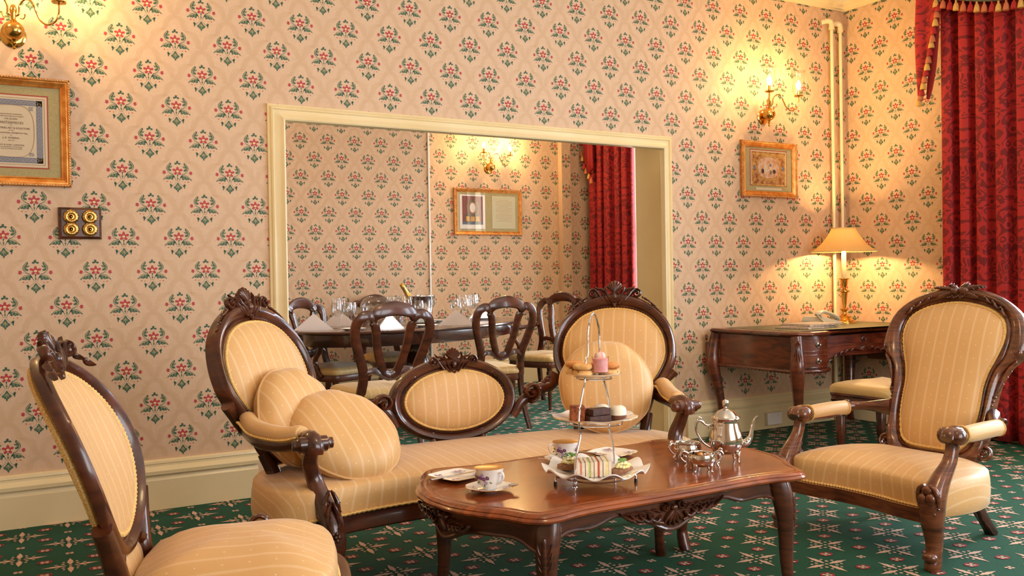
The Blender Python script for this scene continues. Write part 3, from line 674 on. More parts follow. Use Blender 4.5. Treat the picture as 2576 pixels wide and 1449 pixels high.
# seat
SO = [(-.84, .10), (-.90, .0), (-.925, -.12), (-.915, -.24), (-.875, -.34), (-.80, -.385), (-.72, -.375), (-.60, -.345), (-.45, -.325), (-.25, -.32), (0, -.325), (.25, -.32), (.45, -.325), (.60, -.345), (.72, -.375), (.80, -.385), (.875, -.34), (.915, -.24), (.925, -.12), (.90, .0), (.84, .10), (.70, .17), (.45, .245), (0, .27), (-.45, .245), (-.70, .17)]
so = spl(SO, 5, True)
def seatpad(q, out, z0, z1, crown, off=(0, 0), c=None, bulge=1.012, core=0.):
    m = len(out); cx, cy = c or (0, -.08); vs = []; us = []; h = z1-z0
    rows = [(0, z0, .985), (0, z0+.004, .997), (0, z0+h*.35, bulge), (0, z0+h*.7, bulge*.996)]
    ins = [(.004, z1-.012), (.014, z1-.003), (.032, z1+.003), (.06, z1+crown*.35), (.10, z1+crown*.62), (.15, z1+crown*.85), (.20, z1+crown)]
    C = Vector((cx, cy)); rings = []; du = []
    for _, z, k in rows: rings.append([(cx+(x-cx)*k, cy+(y-cy)*k, z) for x, y in out]); du.append(z1-z)
    # inward offset by moving towards the centre by a fixed distance
    for d, z in ins:
        r = []
        for x, y in out:
            t = Vector((max(cx-core, min(cx+core, x)), cy)); v = t-Vector((x, y)); k = min(d/v.length, .9); r.append((x+v.x*k, y+v.y*k, z))
        rings.append(r); du.append(-d)
    us = []
    for r, d in zip(rings, du):
        for j, p in enumerate(r):
            x, y = out[j]; n0 = Vector(out[(j+1) % m])-Vector(out[j-1]); nn = Vector((n0.y, -n0.x)).normalized()
            if nn.dot(Vector((x, y))-C) < 0: nn = -nn
            e = max(0, d); us.append((p[0]+nn.x*e+off[0], p[1]+nn.y*e+off[1]))
    q.loft(rings, cap=(1, 1), uvs=us)
q = MB(); seatpad(q, so[::-1], .275, .432, .016, core=.68, bulge=1.006); q.build('seat_cushion', 'gold', sofa, smooth=70)
q = MB(); rail = [(p[0], p[1], 0) for p in spl(SO[5:16], 6)]
q.sweep(rail, [(-.04, .275), (.005, .268), (.013, .275), (.014, .30), (.010, .318), (.006, .33), (-.04, .335)], (0, 0, 1), closed=False); q.build('seat_rail', 'mahog', sofa)
q = MB(); fr = spl([(x*1.004, (y+.08)*1.03-.08, .334) for x, y in SO[5:16]], 14); braid(q, fr, r=.008, amp=.003, closed=False); q.build('seat_braid', 'braid', sofa)
# round cushions
def cushion(label, loc, rot, r, uvrot=0., th=.075):
    out = []; n = 48
    for i in range(n):
        a = 2*pi*i/n; k = r*(1+.008*sin(7*a)+.006*sin(11*a+1)); out.append((k*cos(a), k*sin(a)))
    q = MB(); q.pad(out, [(1, 0), (.985, .015), (.94, .034), (.84, .055), (.65, .07), (.4, .077), (.2, .079), (0, .079)]); c, s = cos(uvrot), sin(uvrot)
    q.pad(out[::-1], [(1, 0), (.985, -.015), (.94, -.034), (.84, -.055), (.65, -.07), (.4, -.076), (0, -.078)])
    q.u = [(x*c-y*s, x*s+y*c) for x, y in q.u]
    b = q.v[:]; q.v = [(x, y, z+.004*sin(9*atan2(y, x)+20*math.hypot(x, y))*(math.hypot(x, y)/r)**3*(1 if z > 0 else -1)) for x, y, z in b]
    o = q.build('cushion', 'gold', None, smooth=80)
    p = MB(); p.tube([(x*1.004, y*1.004, 0) for x, y in out], .0045, n=6, closed=True); p.build('piping', 'gold_side', o)
    tag(o, label, 'cushion', 'round striped cushions on the settee'); m = Matrix.Translation(loc) @ rot; o.matrix_world = m; return o
def orient(n, up):
    n = Vector(n).normalized(); up = Vector(up); y = (up-n*up.dot(n)).normalized(); x = y.cross(n)
    return Matrix(((x.x, y.x, n.x, 0), (x.y, y.y, n.y, 0), (x.z, y.z, n.z, 0), (0, 0, 0, 1)))
cushion('round gold cushion against the left end of the settee, partly hidden by another', (.99, -1.52, .625), orient((.52, -.76, .40), (-.15, 0, 1)), .195, 0)
cushion('round gold cushion lying tilted in front of the other at the left end', (1.125, -1.655, .565), orient((.17, -.60, .78), (-.35, .3, 1)), .215, .25)
cushion('round gold cushion propped against the right end panel behind the cake stand', (2.365, -1.575, .645), orient((-.46, -.84, .30), (0, 0, 1)), .205, 0)
# ---------------------------------------------------------------- ARMCHAIR (right)
ac = thing('armchair', 'carved armchair with waisted striped back and padded arms, right of the coffee table', 'armchair', (3.36, -2.30, 0), radians(-88))
n = Vector((0, -1, 0)); lean = radians(21); ey = Vector((0, 0, 1))*cos(lean)-n*sin(lean)
am = frame((.03, .24, .40), Vector((cos(radians(4)), sin(radians(4)), 0)), ey)
AO = [(0, -.10), (.12, -.10), (.205, -.07), (.222, .0), (.226, .10), (.230, .19), (.236, .25), (.250, .31), (.28, .355), (.318, .395), (.325, .43), (.316, .50), (.298, .555), (.265, .60), (.208, .645), (.135, .678), (.06, .694), (0, .699)]
AI = [(0, -.06), (.10, -.055), (.145, -.03), (.163, .02), (.176, .09), (.180, .165), (.180, .24), (.192, .31), (.215, .38), (.234, .45), (.234, .51), (.210, .565), (.150, .605), (.07, .628), (0, .636)]
panel(ac, am, sym(AO), sym(AI), (0, .30), 'gold', 'mahog_warm', dome=.05)
crest(ac, am @ Matrix.Translation((0, .672, .012)), .95, 'mahog_warm', [(.135, -.028, -.012), (.175, -.048, -.018), (.215, -.078, -.024)], kind='fruit')
for k in (-1, 1):
    q = MB(am)
    q.scroll((k*.295, .40), .026, 1.4, -pi/2 if k > 0 else -pi/2, -k, .28, .014, .012)
    q.leaf([(k*.30, .365), (k*.275, .33), (k*.255, .28), (k*.238, .21)], .014, .016, .01, 8, 5)
    q.leaf([(k*.30, .43), (k*.30, .48), (k*.285, .53)], .010, .012, .012, 6)
    for i in range(4): q.ball((k*(.236-.004*i), .20-.018*i, .018), .007-.001*i, 7, 5)
    q.build('side_carving', 'mahog_warm', ac, smooth=60)
    MB(am).scroll((k*.225, -.045), .03, 1.3, pi/2, -k, .28, .014, .0).build('stile_scroll', 'mahog_warm', ac, smooth=60)
    W = lambda x, y, z=0: tuple(am @ Vector((x, y, z)))
    A = W(k*.235, .115, .0); x1 = k*.362
    q = MB(); q.tube([A+(.028, .04), (k*.31, .215, .505, .016, .020), (x1, .165, .498, .017, .022), (x1+k*.006, .05, .472, .02, .014), (x1+k*.008, -.09, .474, .022, .014), (k*.368, -.155, .490, .022, .026)], n=10, side=(0, 0, 1), sq=.8, sm=6)
    mm = frame((x1, .165, .50), (0, 1, 0), (0, 0, 1)); q.m = mm
    q.scroll((0, .012), .020, 1.2, 0, 1, .3, .012, k*.012); q.m = Matrix(); q.ball((x1, .158, .497), (.024, .014, .034))
    q.build('arm_rail', 'mahog_warm', ac)
    q = MB(); q.tube([(x1+k*.004, .150, .496, .024, .028), (x1+k*.006, .135, .497, .031, .033), (x1+k*.01, .03, .497, .034, .034), (x1+k*.01, -.07, .494, .033, .033), (x1+k*.006, -.115, .494, .028, .028)], n=18, sm=6); q.build('arm_pad', 'gold_side', ac, smooth=80)
    q = MB(); q.tube([(x1+k*.006+.034*cos(t*pi/10), -.108, .494+.034*sin(t*pi/10)) for t in range(20)], .005, n=6, closed=True, side=(0, 1, 0)); q.build('arm_braid', 'braid', ac); q = MB(); q.tube([(x1+k*.005+.031*cos(t*pi/10), .146, .496+.031*sin(t*pi/10)) for t in range(20)], .004, n=6, closed=True, side=(0, 1, 0)); q.build('arm_braid', 'braid', ac)
    X = k*.368; q = MB()
    q.tube([(X, -.118, .494, .030, .030), (X, -.15, .500, .036, .036), (X, -.185, .499, .036, .030), (X, -.205, .485, .030, .018)], n=14, sm=4)
    for s in (-1, 1): q.ball((X+s*.030, -.172, .495), (.026, .034, .034), 12, 8)
    q.tube([(X, -.165, .480, .024, .026), (X, -.172, .44, .023, .024), (X, -.195, .39, .026, .026), (X-k*.004, -.25, .325, .036, .034), (X-k*.006, -.288, .26, .045, .040), (X-k*.008, -.292, .19, .042, .038), (X-k*.006, -.285, .12, .032, .030), (X-k*.002, -.292, .06, .027, .028), (X, -.302, .022, .028, .030), (X, -.305, .0, .026, .028)], n=12, side=(0, 1, 0), sq=.75, sm=6)
    q.ball((X, -.320, .052), (.030, .026, .022), 12, 8)
    q.build('front_leg', 'mahog_warm', ac)
    mm = frame((X-k*.006, -.316, .235), (1, 0, 0), (0, -.12, 1)) @ Matrix.Diagonal((1.3, 1.3, 1.1, 1)); q = MB(mm)
    q.ball((.012, .03, .004), (.016, .020, .014)); q.ball((-.014, .028, .004), (.014, .018, .013)); q.ball((0, .055, 0), (.018, .014, .012))
    for s in (-1, 1): q.leaf([(s*.008, .07), (s*.026, .055), (s*.032, .02), (s*.022, -.02)], .010, .012, -.004, 7, 3)
    for r in range(4):
        for c in range(4-r): q.ball(((c-(3-r)/2)*.013, -.012-.014*r, .006), .008, 7, 5)
    q.build('knee_carving', 'mahog_warm', ac, smooth=60)
    lmb([(k*.215, .20, .21, .024, .026), (k*.215, .245, .13, .021, .024), (k*.218, .30, .06, .020, .022), (k*.222, .345, .0, .024, .022)], n=10, side=(0, 1, 0), sq=.6, sm=5).build('leg', 'mahog_dark', ac)
AS = [(-.33, -.265), (-.375, -.16), (-.385, -.03), (-.355, .10), (-.29, .20), (-.20, .245), (0, .265), (.20, .245), (.29, .20), (.355, .10), (.385, -.03), (.375, -.16), (.33, -.265), (.22, -.262), (.11, -.245), (0, -.24), (-.11, -.245), (-.22, -.262)]
q = MB(); seatpad(q, spl(AS, 5, True), .185, .325, .038, c=(0, 0), bulge=1.006); q.build('seat_cushion', 'gold', ac, smooth=70)
q = MB(); q.sweep([(x, y, 0) for x, y in spl(AS[12:]+AS[:1], 6)], [(-.04, .172), (.004, .160), (.012, .168), (.013, .19), (.010, .205), (.006, .222), (-.04, .225)], (0, 0, 1), closed=False); q.build('seat_rail', 'mahog_warm', ac)
q = MB(); braid(q, spl([(x*1.008, y*1.03, .224) for x, y in [AS[12], AS[13], AS[14], AS[15], AS[16], AS[17], AS[0]]], 16), r=.008, amp=.003, closed=False); q.build('seat_braid', 'braid', ac)
# ---------------------------------------------------------------- NURSING CHAIR (left foreground)
nc = thing('side_chair', 'armless oval-backed chair with gold striped seat in the left foreground, cut by the frame', 'chair', (.562, -2.573, 0), radians(72.4))
lean = radians(21); ey = Vector((0, sin(lean), cos(lean))); nm = frame((0, .275, .43), (1, 0, 0), ey); BND = .9
def ell(a, b, c, n=20): return [(a*cos(2*pi*i/n), c+b*sin(2*pi*i/n)) for i in range(n)]
panel(nc, nm, ell(.254, .262, .312), ell(.208, .216, .312), (0, .312), 'gold', 'mahog', dome=.035, bend=BND, bk=.5, prof=[(0, -.012), (0, .006), (.15, .012), (.28, .008), (.40, .016), (.6, .022), (.85, .016), (1, .002), (1, -.012)])
crest(nc, nm @ Matrix.Translation((0, .570, .004)), .85, 'mahog', [(.150, -.028, -.004), (.185, -.052, -.010)], bend=BND)
q = MB(nm)
q.tube([(.235*cos(t), .312+.24*sin(t), -.016+BND*(.235*cos(t))**2, .010, .010) for t in [radians(a) for a in range(-70, 251, 8)]], n=6); braid(q, [(.225*cos(t), .312+.232*sin(t), -.016+BND*(.225*cos(t))**2) for t in [2*pi*i/200 for i in range(200)]], r=.006)
q.build('back_braid', 'braid', nc)
for k in (-1, 1):
    q = MB(nm); q.tube([(k*.215, .165, .03, .022, .022), (k*.165, .085, .01, .024, .024), (k*.145, .02, -.005, .024, .026), (k*.165, -.05, -.012, .022, .026), (k*.20, -.10, -.01, .020, .022)], n=10, side=(0, 0, 1), sq=.75, sm=6)
    q.tube([(k*.10, .07, .008, .014), (k*.14, .05, .004, .018), (k*.17, .0, -.004, .016)], n=8, sm=4)
    q.build('back_stile', 'mahog', nc)
    lmb([(k*.18, .26, .40, .022), (k*.185, .29, .25, .021), (k*.19, .34, .12, .019), (k*.20, .40, .0, .02)], n=10, side=(0, 1, 0), sq=.7, sm=5).build('leg', 'mahog_dark', nc)
    lmb([(k*.20, -.14, .36, .03), (k*.215, -.165, .30, .034), (k*.21, -.155, .18, .022), (k*.205, -.155, .06, .017), (k*.205, -.17, .0, .022)], n=10, side=(0, 1, 0), sq=.8, sm=5).build('leg', 'mahog', nc)
    q = MB(frame((k*.285, .0, .455), (0, k, 0), (0, 0, 1))); q.scroll((0, 0), .034, 1.3, -pi/2, 1, .27, .018, 0); q.tube([(.02, -.03, 0, .012), (.06, -.05, 0, .014), (.12, -.07, -.01, .016)], n=8, sm=4); q.build('side_scroll', 'mahog', nc)
NS = [(-.205, .245), (-.25, .14), (-.272, .0), (-.275, -.08), (-.24, -.155), (-.16, -.19), (0, -.20), (.16, -.19), (.24, -.155), (.275, -.08), (.272, .0), (.25, .14), (.205, .245), (.10, .268), (0, .272), (-.10, .268)]
q = MB(); seatpad(q, spl(NS, 5, True)[::-1], .365, .462, .050, c=(0, 0)); q.build('seat_cushion', 'gold', nc, smooth=70)
q = MB(); q.sweep([(x*.98, y*.98, 0) for x, y in spl(NS, 5, True)[::-1]], [(-.04, .31), (-.006, .305), (.002, .32), (.001, .345), (-.004, .372), (-.04, .375)], (0, 0, 1)); q.build('seat_rail', 'mahog', nc)
q = MB(); braid(q, [(x*1.006, y*1.006, .374) for x, y in spl(NS, 22, True)], r=.008, amp=.003); q.build('seat_braid', 'braid', nc)
q = MB(); q.pad(polar(ell(.13, .05, .0), (0, 0)), [(1, 0), (.9, .012), (.5, .018), (0, .018)]); q.m = Matrix(); o = q.build('lumbar_pad', 'gold_side', nc); o.matrix_local = nm @ Matrix.Translation((0, .035, -.01))
# ---------------------------------------------------------------- COFFEE TABLE
ct = thing('coffee_table', 'low mahogany coffee table with a shaped top and carved cabriole legs', 'table', (1.834, -2.331, 0), 0)
def offs(out, d):
    m = len(out); r = []
    for i in range(m):
        a = Vector(out[i-1]); b = Vector(out[(i+1) % m]); t = (b-a).normalized(); r.append((out[i][0]-t.y*d, out[i][1]+t.x*d))
    return r                       # inward for a counter-clockwise outline
Q = [(0, .412), (.16, .410), (.30, .406), (.38, .414), (.45, .432), (.505, .428), (.545, .385), (.575, .31), (.62, .235), (.658, .14), (.672, .05)]
T0 = [(.676, 0)]+[(x, y) for x, y in Q[::-1]]+[(-x, y) for x, y in Q[1:]]+[(-.676, 0)]+[(-x, -y) for x, y in Q[::-1]]+[(x, -y) for x, y in Q[1:]]
TO = spl(T0, 6, True); SK_ = lambda x, y: (x*1.02, y*.90)
TO = [SK_(x, y) for x, y in TO]; ct.rotation_euler = (0, 0, 0)
def slab(name, out, prof, mat, parent):
    rings = [[(x, y, z) for x, y in offs(out, d)] for d, z in prof]; q = MB(); q.loft(rings, uvs=[(p[0], p[1]) for r in rings for p in r]); return q.build(name, mat, parent, smooth=35)
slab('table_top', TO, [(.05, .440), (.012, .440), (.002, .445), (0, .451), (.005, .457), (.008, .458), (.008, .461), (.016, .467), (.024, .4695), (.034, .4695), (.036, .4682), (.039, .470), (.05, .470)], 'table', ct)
# scalloped apron
q = MB(); A0 = offs(TO, .055); m = len(A0); top = []; L = 0
def drop(x, y):
    d = .052+.012*cos(x*22)*(.6)
    d += .045*math.exp(-(x/.10)**2)*(abs(y) > .2)+.05*math.exp(-(y/.09)**2)*(abs(x) > .5)
    cx = min(math.hypot(abs(x)-.49, abs(y)-.37), 1); d += .055*math.exp(-(cx/.075)**2); d -= .02*math.exp(-((abs(x)-.22)/.06)**2)*(abs(y) > .2); return d
rings = [[(x, y, .441) for x, y in A0], [(x, y, .44-drop(x, y)*.55) for x, y in A0], [(x, y, .44-drop(x, y)) for x, y in A0], [(x, y, .436-drop(x, y)) for x, y in offs(A0, .006)], [(x, y, .44-drop(x, y)) for x, y in offs(A0, .020)], [(x, y, .441) for x, y in offs(A0, .020)]]
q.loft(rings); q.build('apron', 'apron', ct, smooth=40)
q = MB(); q.tube([(x, y, .440-drop(x, y)+.004, .006) for x, y in offs(A0, -.001)], n=6, closed=True); q.build('apron_bead', 'apron', ct)
def carve(name, loc, ex, s, pr, mat):
    mm = frame(loc, ex, (0, 0, 1)); q = MB(mm @ Matrix.Diagonal((s, s, 1, 1)))
    for i in range(-2, 3): a = -pi/2+i*.36; q.leaf([(0, .022), (.03*cos(a), .022+.03*sin(a)), (.055*cos(a), .022+.055*sin(a))], .009, .012, 0, 5)
    q.ball((0, .026, .004), (.013, .011, .012))
    for k in (-1, 1):
        q.scroll((k*.034, .030), .017, 1.3, pi/2, k, .3, .010, 0)
        for j in range(4):
            q.leaf([(k*(.045+.032*j), .006+.004*j), (k*(.066+.032*j), -.012+.006*j), (k*(.088+.036*j), .0+.008*j), (k*(.10+.036*j), .018+.006*j)], .009-.001*j, .011, 0, 6, 3)
            q.leaf([(k*(.05+.030*j), .014+.003*j), (k*(.07+.032*j), .026), (k*(.09+.034*j), .022+.002*j)], .006, .009, 0, 5)
        q.tube(spl([(k*.04, -.02, 0, .005), (k*.10, -.006, 0, .006), (k*.16, .004, 0, .005), (k*.205, .03, 0, .003)], 5), n=6)
    return q.build(name, mat, pr, smooth=60)
carve('apron_carving', (0, -.322, .385), (1, 0, 0), 1.0, ct, 'apron'); carve('apron_carving', (0, .322, .385), (-1, 0, 0), 1.0, ct, 'apron')
carve('apron_carving', (-.638, 0, .385), (0, -1, 0), .85, ct, 'apron'); carve('apron_carving', (.638, 0, .385), (0, 1, 0), .85, ct, 'apron')
for sx in (-1, 1):
    for sy in (-1, 1):
        ox, oy = sx*.455, sy*.318; P = [(.0, .0, .44, .038, .036), (.010, .010, .39, .038, .036), (.018, .016, .33, .033, .032), (.020, .018, .25, .026, .026), (.021, .018, .16, .0215, .0215), (.028, .024, .08, .019, .019), (.042, .036, .03, .021, .021), (.054, .046, 0, .022, .022)]
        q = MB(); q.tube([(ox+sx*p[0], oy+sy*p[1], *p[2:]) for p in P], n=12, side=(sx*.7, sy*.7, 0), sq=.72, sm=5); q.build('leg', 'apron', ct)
        mm = frame((ox+sx*.037, oy+sy*.035, .345), (-sy*.64*1, sx*.77, 0) if sx*sy > 0 else (sy*.64, -sx*.77, 0), (0, 0, 1)); q = MB(mm)
        if mm.to_3x3().col[2].dot(Vector((sx, sy, 0))) < 0: mm = frame((ox+sx*.037, oy+sy*.035, .345), tuple(-c for c in mm.to_3x3().col[0]), (0, 0, 1)); q = MB(mm)
        q.leaf([(0, .05), (0, .0), (0, -.06), (0, -.085)], .012, .012, .0, 7, 5)
        for k in (-1, 1):
            for j in range(3): q.leaf([(k*.002, -.01-.022*j), (k*.016, .01-.022*j), (k*.022, .035-.024*j)], .006, .009, -.003, 5)
        q.build('knee_carving', 'apron', ct, smooth=60)
TZ = .470
# ---------------------------------------------------------------- CHINA AND SILVER ON THE COFFEE TABLE
M['violet'] = plain('violet_print', (120, 58, 110), .3); M['lilac'] = plain('lilac_print', (190, 160, 205), .3); M['leafp'] = plain('green_print', (92, 120, 56), .3); M['giltrim'] = plain('gold_rim', (206, 156, 78), .25, .8)
M['tea'] = plain('milky_tea', (226, 200, 168), .15)
def sprig(q, m, s=1.):
    """a printed violet spray: thin petals on the glaze; material slots 0 violet 1 lilac 2 green"""
    k = MB(m); k.mat = 0
    for cx, cy, a0, mt in ((0, 0, 0, 0), (.010, .004, .6, 0), (-.009, .003, 1.3, 0), (.004, -.009, .3, 1), (-.004, .010, 2, 1)):
        for i in range(5):
            a = a0+i*2*pi/5; x = (cx+.0033*cos(a))*s; y = (cy+.0033*sin(a))*s; k.mat = mt
            k.add([(x+.0024*s*cos(t*pi/3), y+.0024*s*sin(t*pi/3), .0003) for t in range(6)], [(0, 1, 2, 3, 4, 5)])
    k.mat = 2
    for x0, y0, a in ((.014, -.006, -.4), (-.012, -.007, 3.6), (.0, -.012, -1.5), (-.016, .006, 2.8)):
        c, s2 = cos(a), sin(a); k.add([((x0+x*c-y*s2)*s, (y0+x*s2+y*c)*s, .0002) for x, y in ((0, 0), (.004, .0022), (.009, 0), (.004, -.0022))], [(0, 1, 2, 3)])
    q.v += k.v; b = len(q.v)-len(k.v); q.u += k.u; q.f += [tuple(i+b for i in f) for f in k.f]; q.mi += k.mi
def wrap_frame(r, a, z, tilt=0): return frame((r*cos(a), r*sin(a), z), (-sin(a), cos(a), 0), (cos(a)*tilt, sin(a)*tilt, 1))
def teacup(label, loc, rot, g):
    t = thing('teacup', label, 'teacup', loc, rot, g)
    pf = [(.019, 0), (.021, .002), (.020, .006), (.024, .010), (.034, .020), (.0395, .034), (.0425, .050), (.0455, .066), (.0462, .068), (.0445, .0675), (.041, .052), (.037, .034), (.030, .020), (.018, .011), (.0, .010)]
    MB().lathe([(0, .001)]+pf, 36).build('bowl', 'china', t, smooth=70)
    MB().lathe([(.0458, .0672), (.0463, .0678), (.0461, .0683), (.0452, .0680)], 36).build('gilt_rim', 'giltrim', t)
    MB().lathe([(.0, .046), (.038, .046), (.0392, .0462)], 30).build('tea', 'tea', t)
    MB().tube([(.040, 0, .056, .0035, .005), (.055, 0, .060, .003, .0045), (.062, 0, .052, .003, .004), (.060, 0, .040, .0028, .004), (.050, 0, .028, .0028, .004), (.038, 0, .022, .003, .004), (.033, 0, .020, .003, .004)], n=8, side=(0, 1, 0), sm=5).build('handle', 'china', t)
    q = MB()
    for a in (-2.0, -1.2, .9, 2.6): sprig(q, wrap_frame(.0405, a, .038, .25), 1.25)
    sprig(q, wrap_frame(-.0432, -.2, .058, -.1), .7); q.build('painted_violets', ['violet', 'lilac', 'leafp'], t, smooth=0); return t
def saucer(label, loc, g, r=.075):
    n = 72; t = thing('saucer', label, 'saucer', loc, 0, g); rings = []
    for rr, z in ((.0, .002), (.022, .002), (.024, 0), (.027, .002), (.045, .006), (.062, .012), (1, .0165), (1, .0180), (.062, .0145), (.045, .0085), (.028, .0048), (.024, .0058), (0, .0050)):
        rings.append([((rr if rr < 1 else r*(1+.018*cos(8*2*pi*j/n)))*cos(2*pi*j/n), (rr if rr < 1 else r*(1+.018*cos(8*2*pi*j/n)))*sin(2*pi*j/n), z) for j in range(n)])
    MB().loft(rings, cap=(0, 0)).build('dish', 'china', t, smooth=60)
    MB().tube([(r*(1+.018*cos(8*2*pi*j/n))*cos(2*pi*j/n), r*(1+.018*cos(8*2*pi*j/n))*sin(2*pi*j/n), .0174) for j in range(n)], .0009, n=5, closed=True).build('gilt_rim', 'giltrim', t)
    q = MB()
    for a, s in ((3.5, 1.5), (5.6, .9), (1.2, 1.1), (2.4, .6)): sprig(q, frame((.055*cos(a), .055*sin(a), .0118), (1, 0, .0), (-.1*sin(a), 1, .16*sin(a))), s)
    q.build('painted_violets', ['violet', 'lilac', 'leafp'], t, smooth=0); return t
def teaspoon(label, loc, rot, g, L=.125):
    t = thing('teaspoon', label, 'spoon', loc, rot, g)
    MB().tube([(-L*.45, 0, .003, .0045, .0012), (-L*.3, 0, .0026, .003, .0011), (0, 0, .004, .0018, .0015), (L*.22, 0, .003, .002, .0015)], n=8, side=(0, 0, 1), sm=5).build('handle', 'steel', t)
    q = MB(Matrix.Translation((L*.36, 0, .0036)) @ Matrix.Diagonal((1.5, 1, 1, 1))); q.lathe([(.0, -.003), (.008, -.002), (.0125, .0012), (.013, .0018), (.012, .0016), (.007, -.0012), (0, -.002)], 20); q.build('spoon_bowl', 'steel', t); return t
def knife(label, loc, rot, g, L=.20, cat='knife'):
    t = thing('table_knife', label, cat, loc, rot, g)
    MB().tube([(-L*.5, 0, .004, .0055, .004), (-L*.3, 0, .004, .0045, .0035), (-L*.02, 0, .004, .0042, .003)], n=10, side=(0, 0, 1), sm=4).build('handle', 'silver', t)
    q = MB(); q.prism([(-L*.03, -.004), (L*.1, -.0045), (L*.35, -.009), (L*.46, -.006), (L*.5, .003), (L*.3, .006), (-L*.03, .004)], .0032, .0046); q.build('blade', 'steel', t); return t
def side_plate(label, loc, rot, g, s=1.):
    t = thing('side_plate', label, 'plate', loc, rot, g); n = 96; rings = []
    def R(j):
        a = 2*pi*j/n; c, q = abs(cos(a)), abs(sin(a)); return .5*(.155/((c**4+q**4)**.25))*(1+.022*cos(8*a))*s*1.04
    for k, z in ((0, .002), (.5, .002), (.56, 0), (.62, .002), (.72, .005), (1, .013), (1, .0145), (.72, .0072), (.6, .0045), (0, .0042)): rings.append([(R(j)*k*cos(2*pi*j/n), R(j)*k*sin(2*pi*j/n), z) for j in range(n)])
    MB().loft(rings, cap=(0, 0)).build('dish', 'china', t, smooth=60)
    MB().tube([(R(j)*cos(2*pi*j/n), R(j)*sin(2*pi*j/n), .0140) for j in range(n)], .0009, n=5, closed=True).build('gilt_rim', 'giltrim', t)
    q = MB()
    for a in (.78, 2.36, 3.93, 5.5): sprig(q, frame((.062*s*cos(a), .062*s*sin(a), .0108), (1, 0, 0), (0, 1, .10*sin(a))), 1.1)
    q.build('painted_violets', ['violet', 'lilac', 'leafp'], t, smooth=0); return t
saucer('white violet-sprigged saucer under the front teacup, near the left end of the coffee table', (1.336, -2.375, TZ), 'teacups and saucers on the coffee table')
teacup('teacup with painted violets on the front saucer, handle turned towards the viewer', (1.338, -2.372, TZ+.006), radians(-75), 'teacups and saucers on the coffee table')
teaspoon('teaspoon lying on the rim of the front saucer', (1.352, -2.428, TZ+.0175), radians(8), 'teaspoons on the saucers')
saucer('saucer under the rear teacup, at the back edge of the coffee table', (1.775, -2.135, TZ), 'teacups and saucers on the coffee table')
teacup('teacup with painted violets standing at the back edge of the table, handle to the left', (1.778, -2.133, TZ+.006), radians(165), 'teacups and saucers on the coffee table')
teaspoon('teaspoon slanting over the left rim of the rear saucer', (1.712, -2.155, TZ+.0175), radians(-55), 'teaspoons on the saucers')
side_plate('square violet-sprigged tea plate behind the front teacup', (1.335, -2.155, TZ), radians(15), 'tea plates on the coffee table')
side_plate('square violet-sprigged tea plate at the back edge beside the rear teacup', (1.985, -2.13, TZ), radians(20), 'tea plates on the coffee table')
knife('silver knife laid across the left tea plate', (1.312, -2.185, TZ+.0150), radians(12)+pi*0, 'tea knives across the plates')
knife('silver knife laid across the right tea plate, pointing to the cake stand', (1.905, -2.15, TZ+.0150), radians(-63), 'tea knives across the plates')
# cake stand
cs = thing('cake_stand', 'three-tier bent wire cake stand with tall arched handle on the coffee table', 'cake stand', (1.668, -2.475, TZ), 0)
dv = Vector((-.91, -.41, 0)).normalized()        # the wire arch stands in this direction
def wire(s):
    D = lambda r, z: (dv.x*r*s, dv.y*r*s, z)
    return [D(.125, .0), D(.124, .03), D(.121, .075), D(.112, .115), D(.090, .165), D(.094, .185), D(.097, .215), D(.090, .255), D(.072, .30), D(.058, .335), D(.0585, .355), D(.052, .39), D(.038, .415), D(.036, .445), D(.036, .475), D(.029, .508), D(.013, .536), D(0, .545)]
a = spl(wire(1), 5); b = spl(wire(-1), 5)
MB().tube(a+b[::-1][1:], .0033, n=8).build('wire_arch', 'steel', cs)
for z, r in ((.026, .105), (.196, .088), (.338, .056)):
    q = MB(); q.tube([(r*cos(t*pi/20), r*sin(t*pi/20), z) for t in range(40)], .0026, n=6, closed=True); q.tube([(dv.x*r, dv.y*r, z), (dv.x*(.125 if z < .1 else (.093 if z < .3 else .058)), dv.y*(.125 if z < .1 else (.093 if z < .3 else .058)), z+.004)], .0025, n=6); q.tube([(-dv.x*r, -dv.y*r, z), (-dv.x*(.125 if z < .1 else (.093 if z < .3 else .058)), -dv.y*(.125 if z < .1 else (.093 if z < .3 else .058)), z+.004)], .0025, n=6); q.build('ring', 'steel', cs)
for px, py in ((.118, -.055), (-.118, .055)):
    f = lmb([(px*.82, py*.82, .026, .003), (px*.98, py*.98, .024, .0032), (px, py, .01, .0034), (px, py, 0, .0045)], n=8, sm=3).build('foot', 'steel', cs); lmb([(px, py, .012, .0052), (px, py, 0, .0056)], n=8).build('rubber_tip', 'black', f)
q = MB(); q.m = frame((dv.x*.128, dv.y*.128, .022), (-dv.y, dv.x, 0), (0, 0, 1))
for z in (-.008, .008): q.scroll((0, z), .0085, 1.2, 0, 1, .3, .004, 0)
q.build('scroll_foot', 'steel', cs)
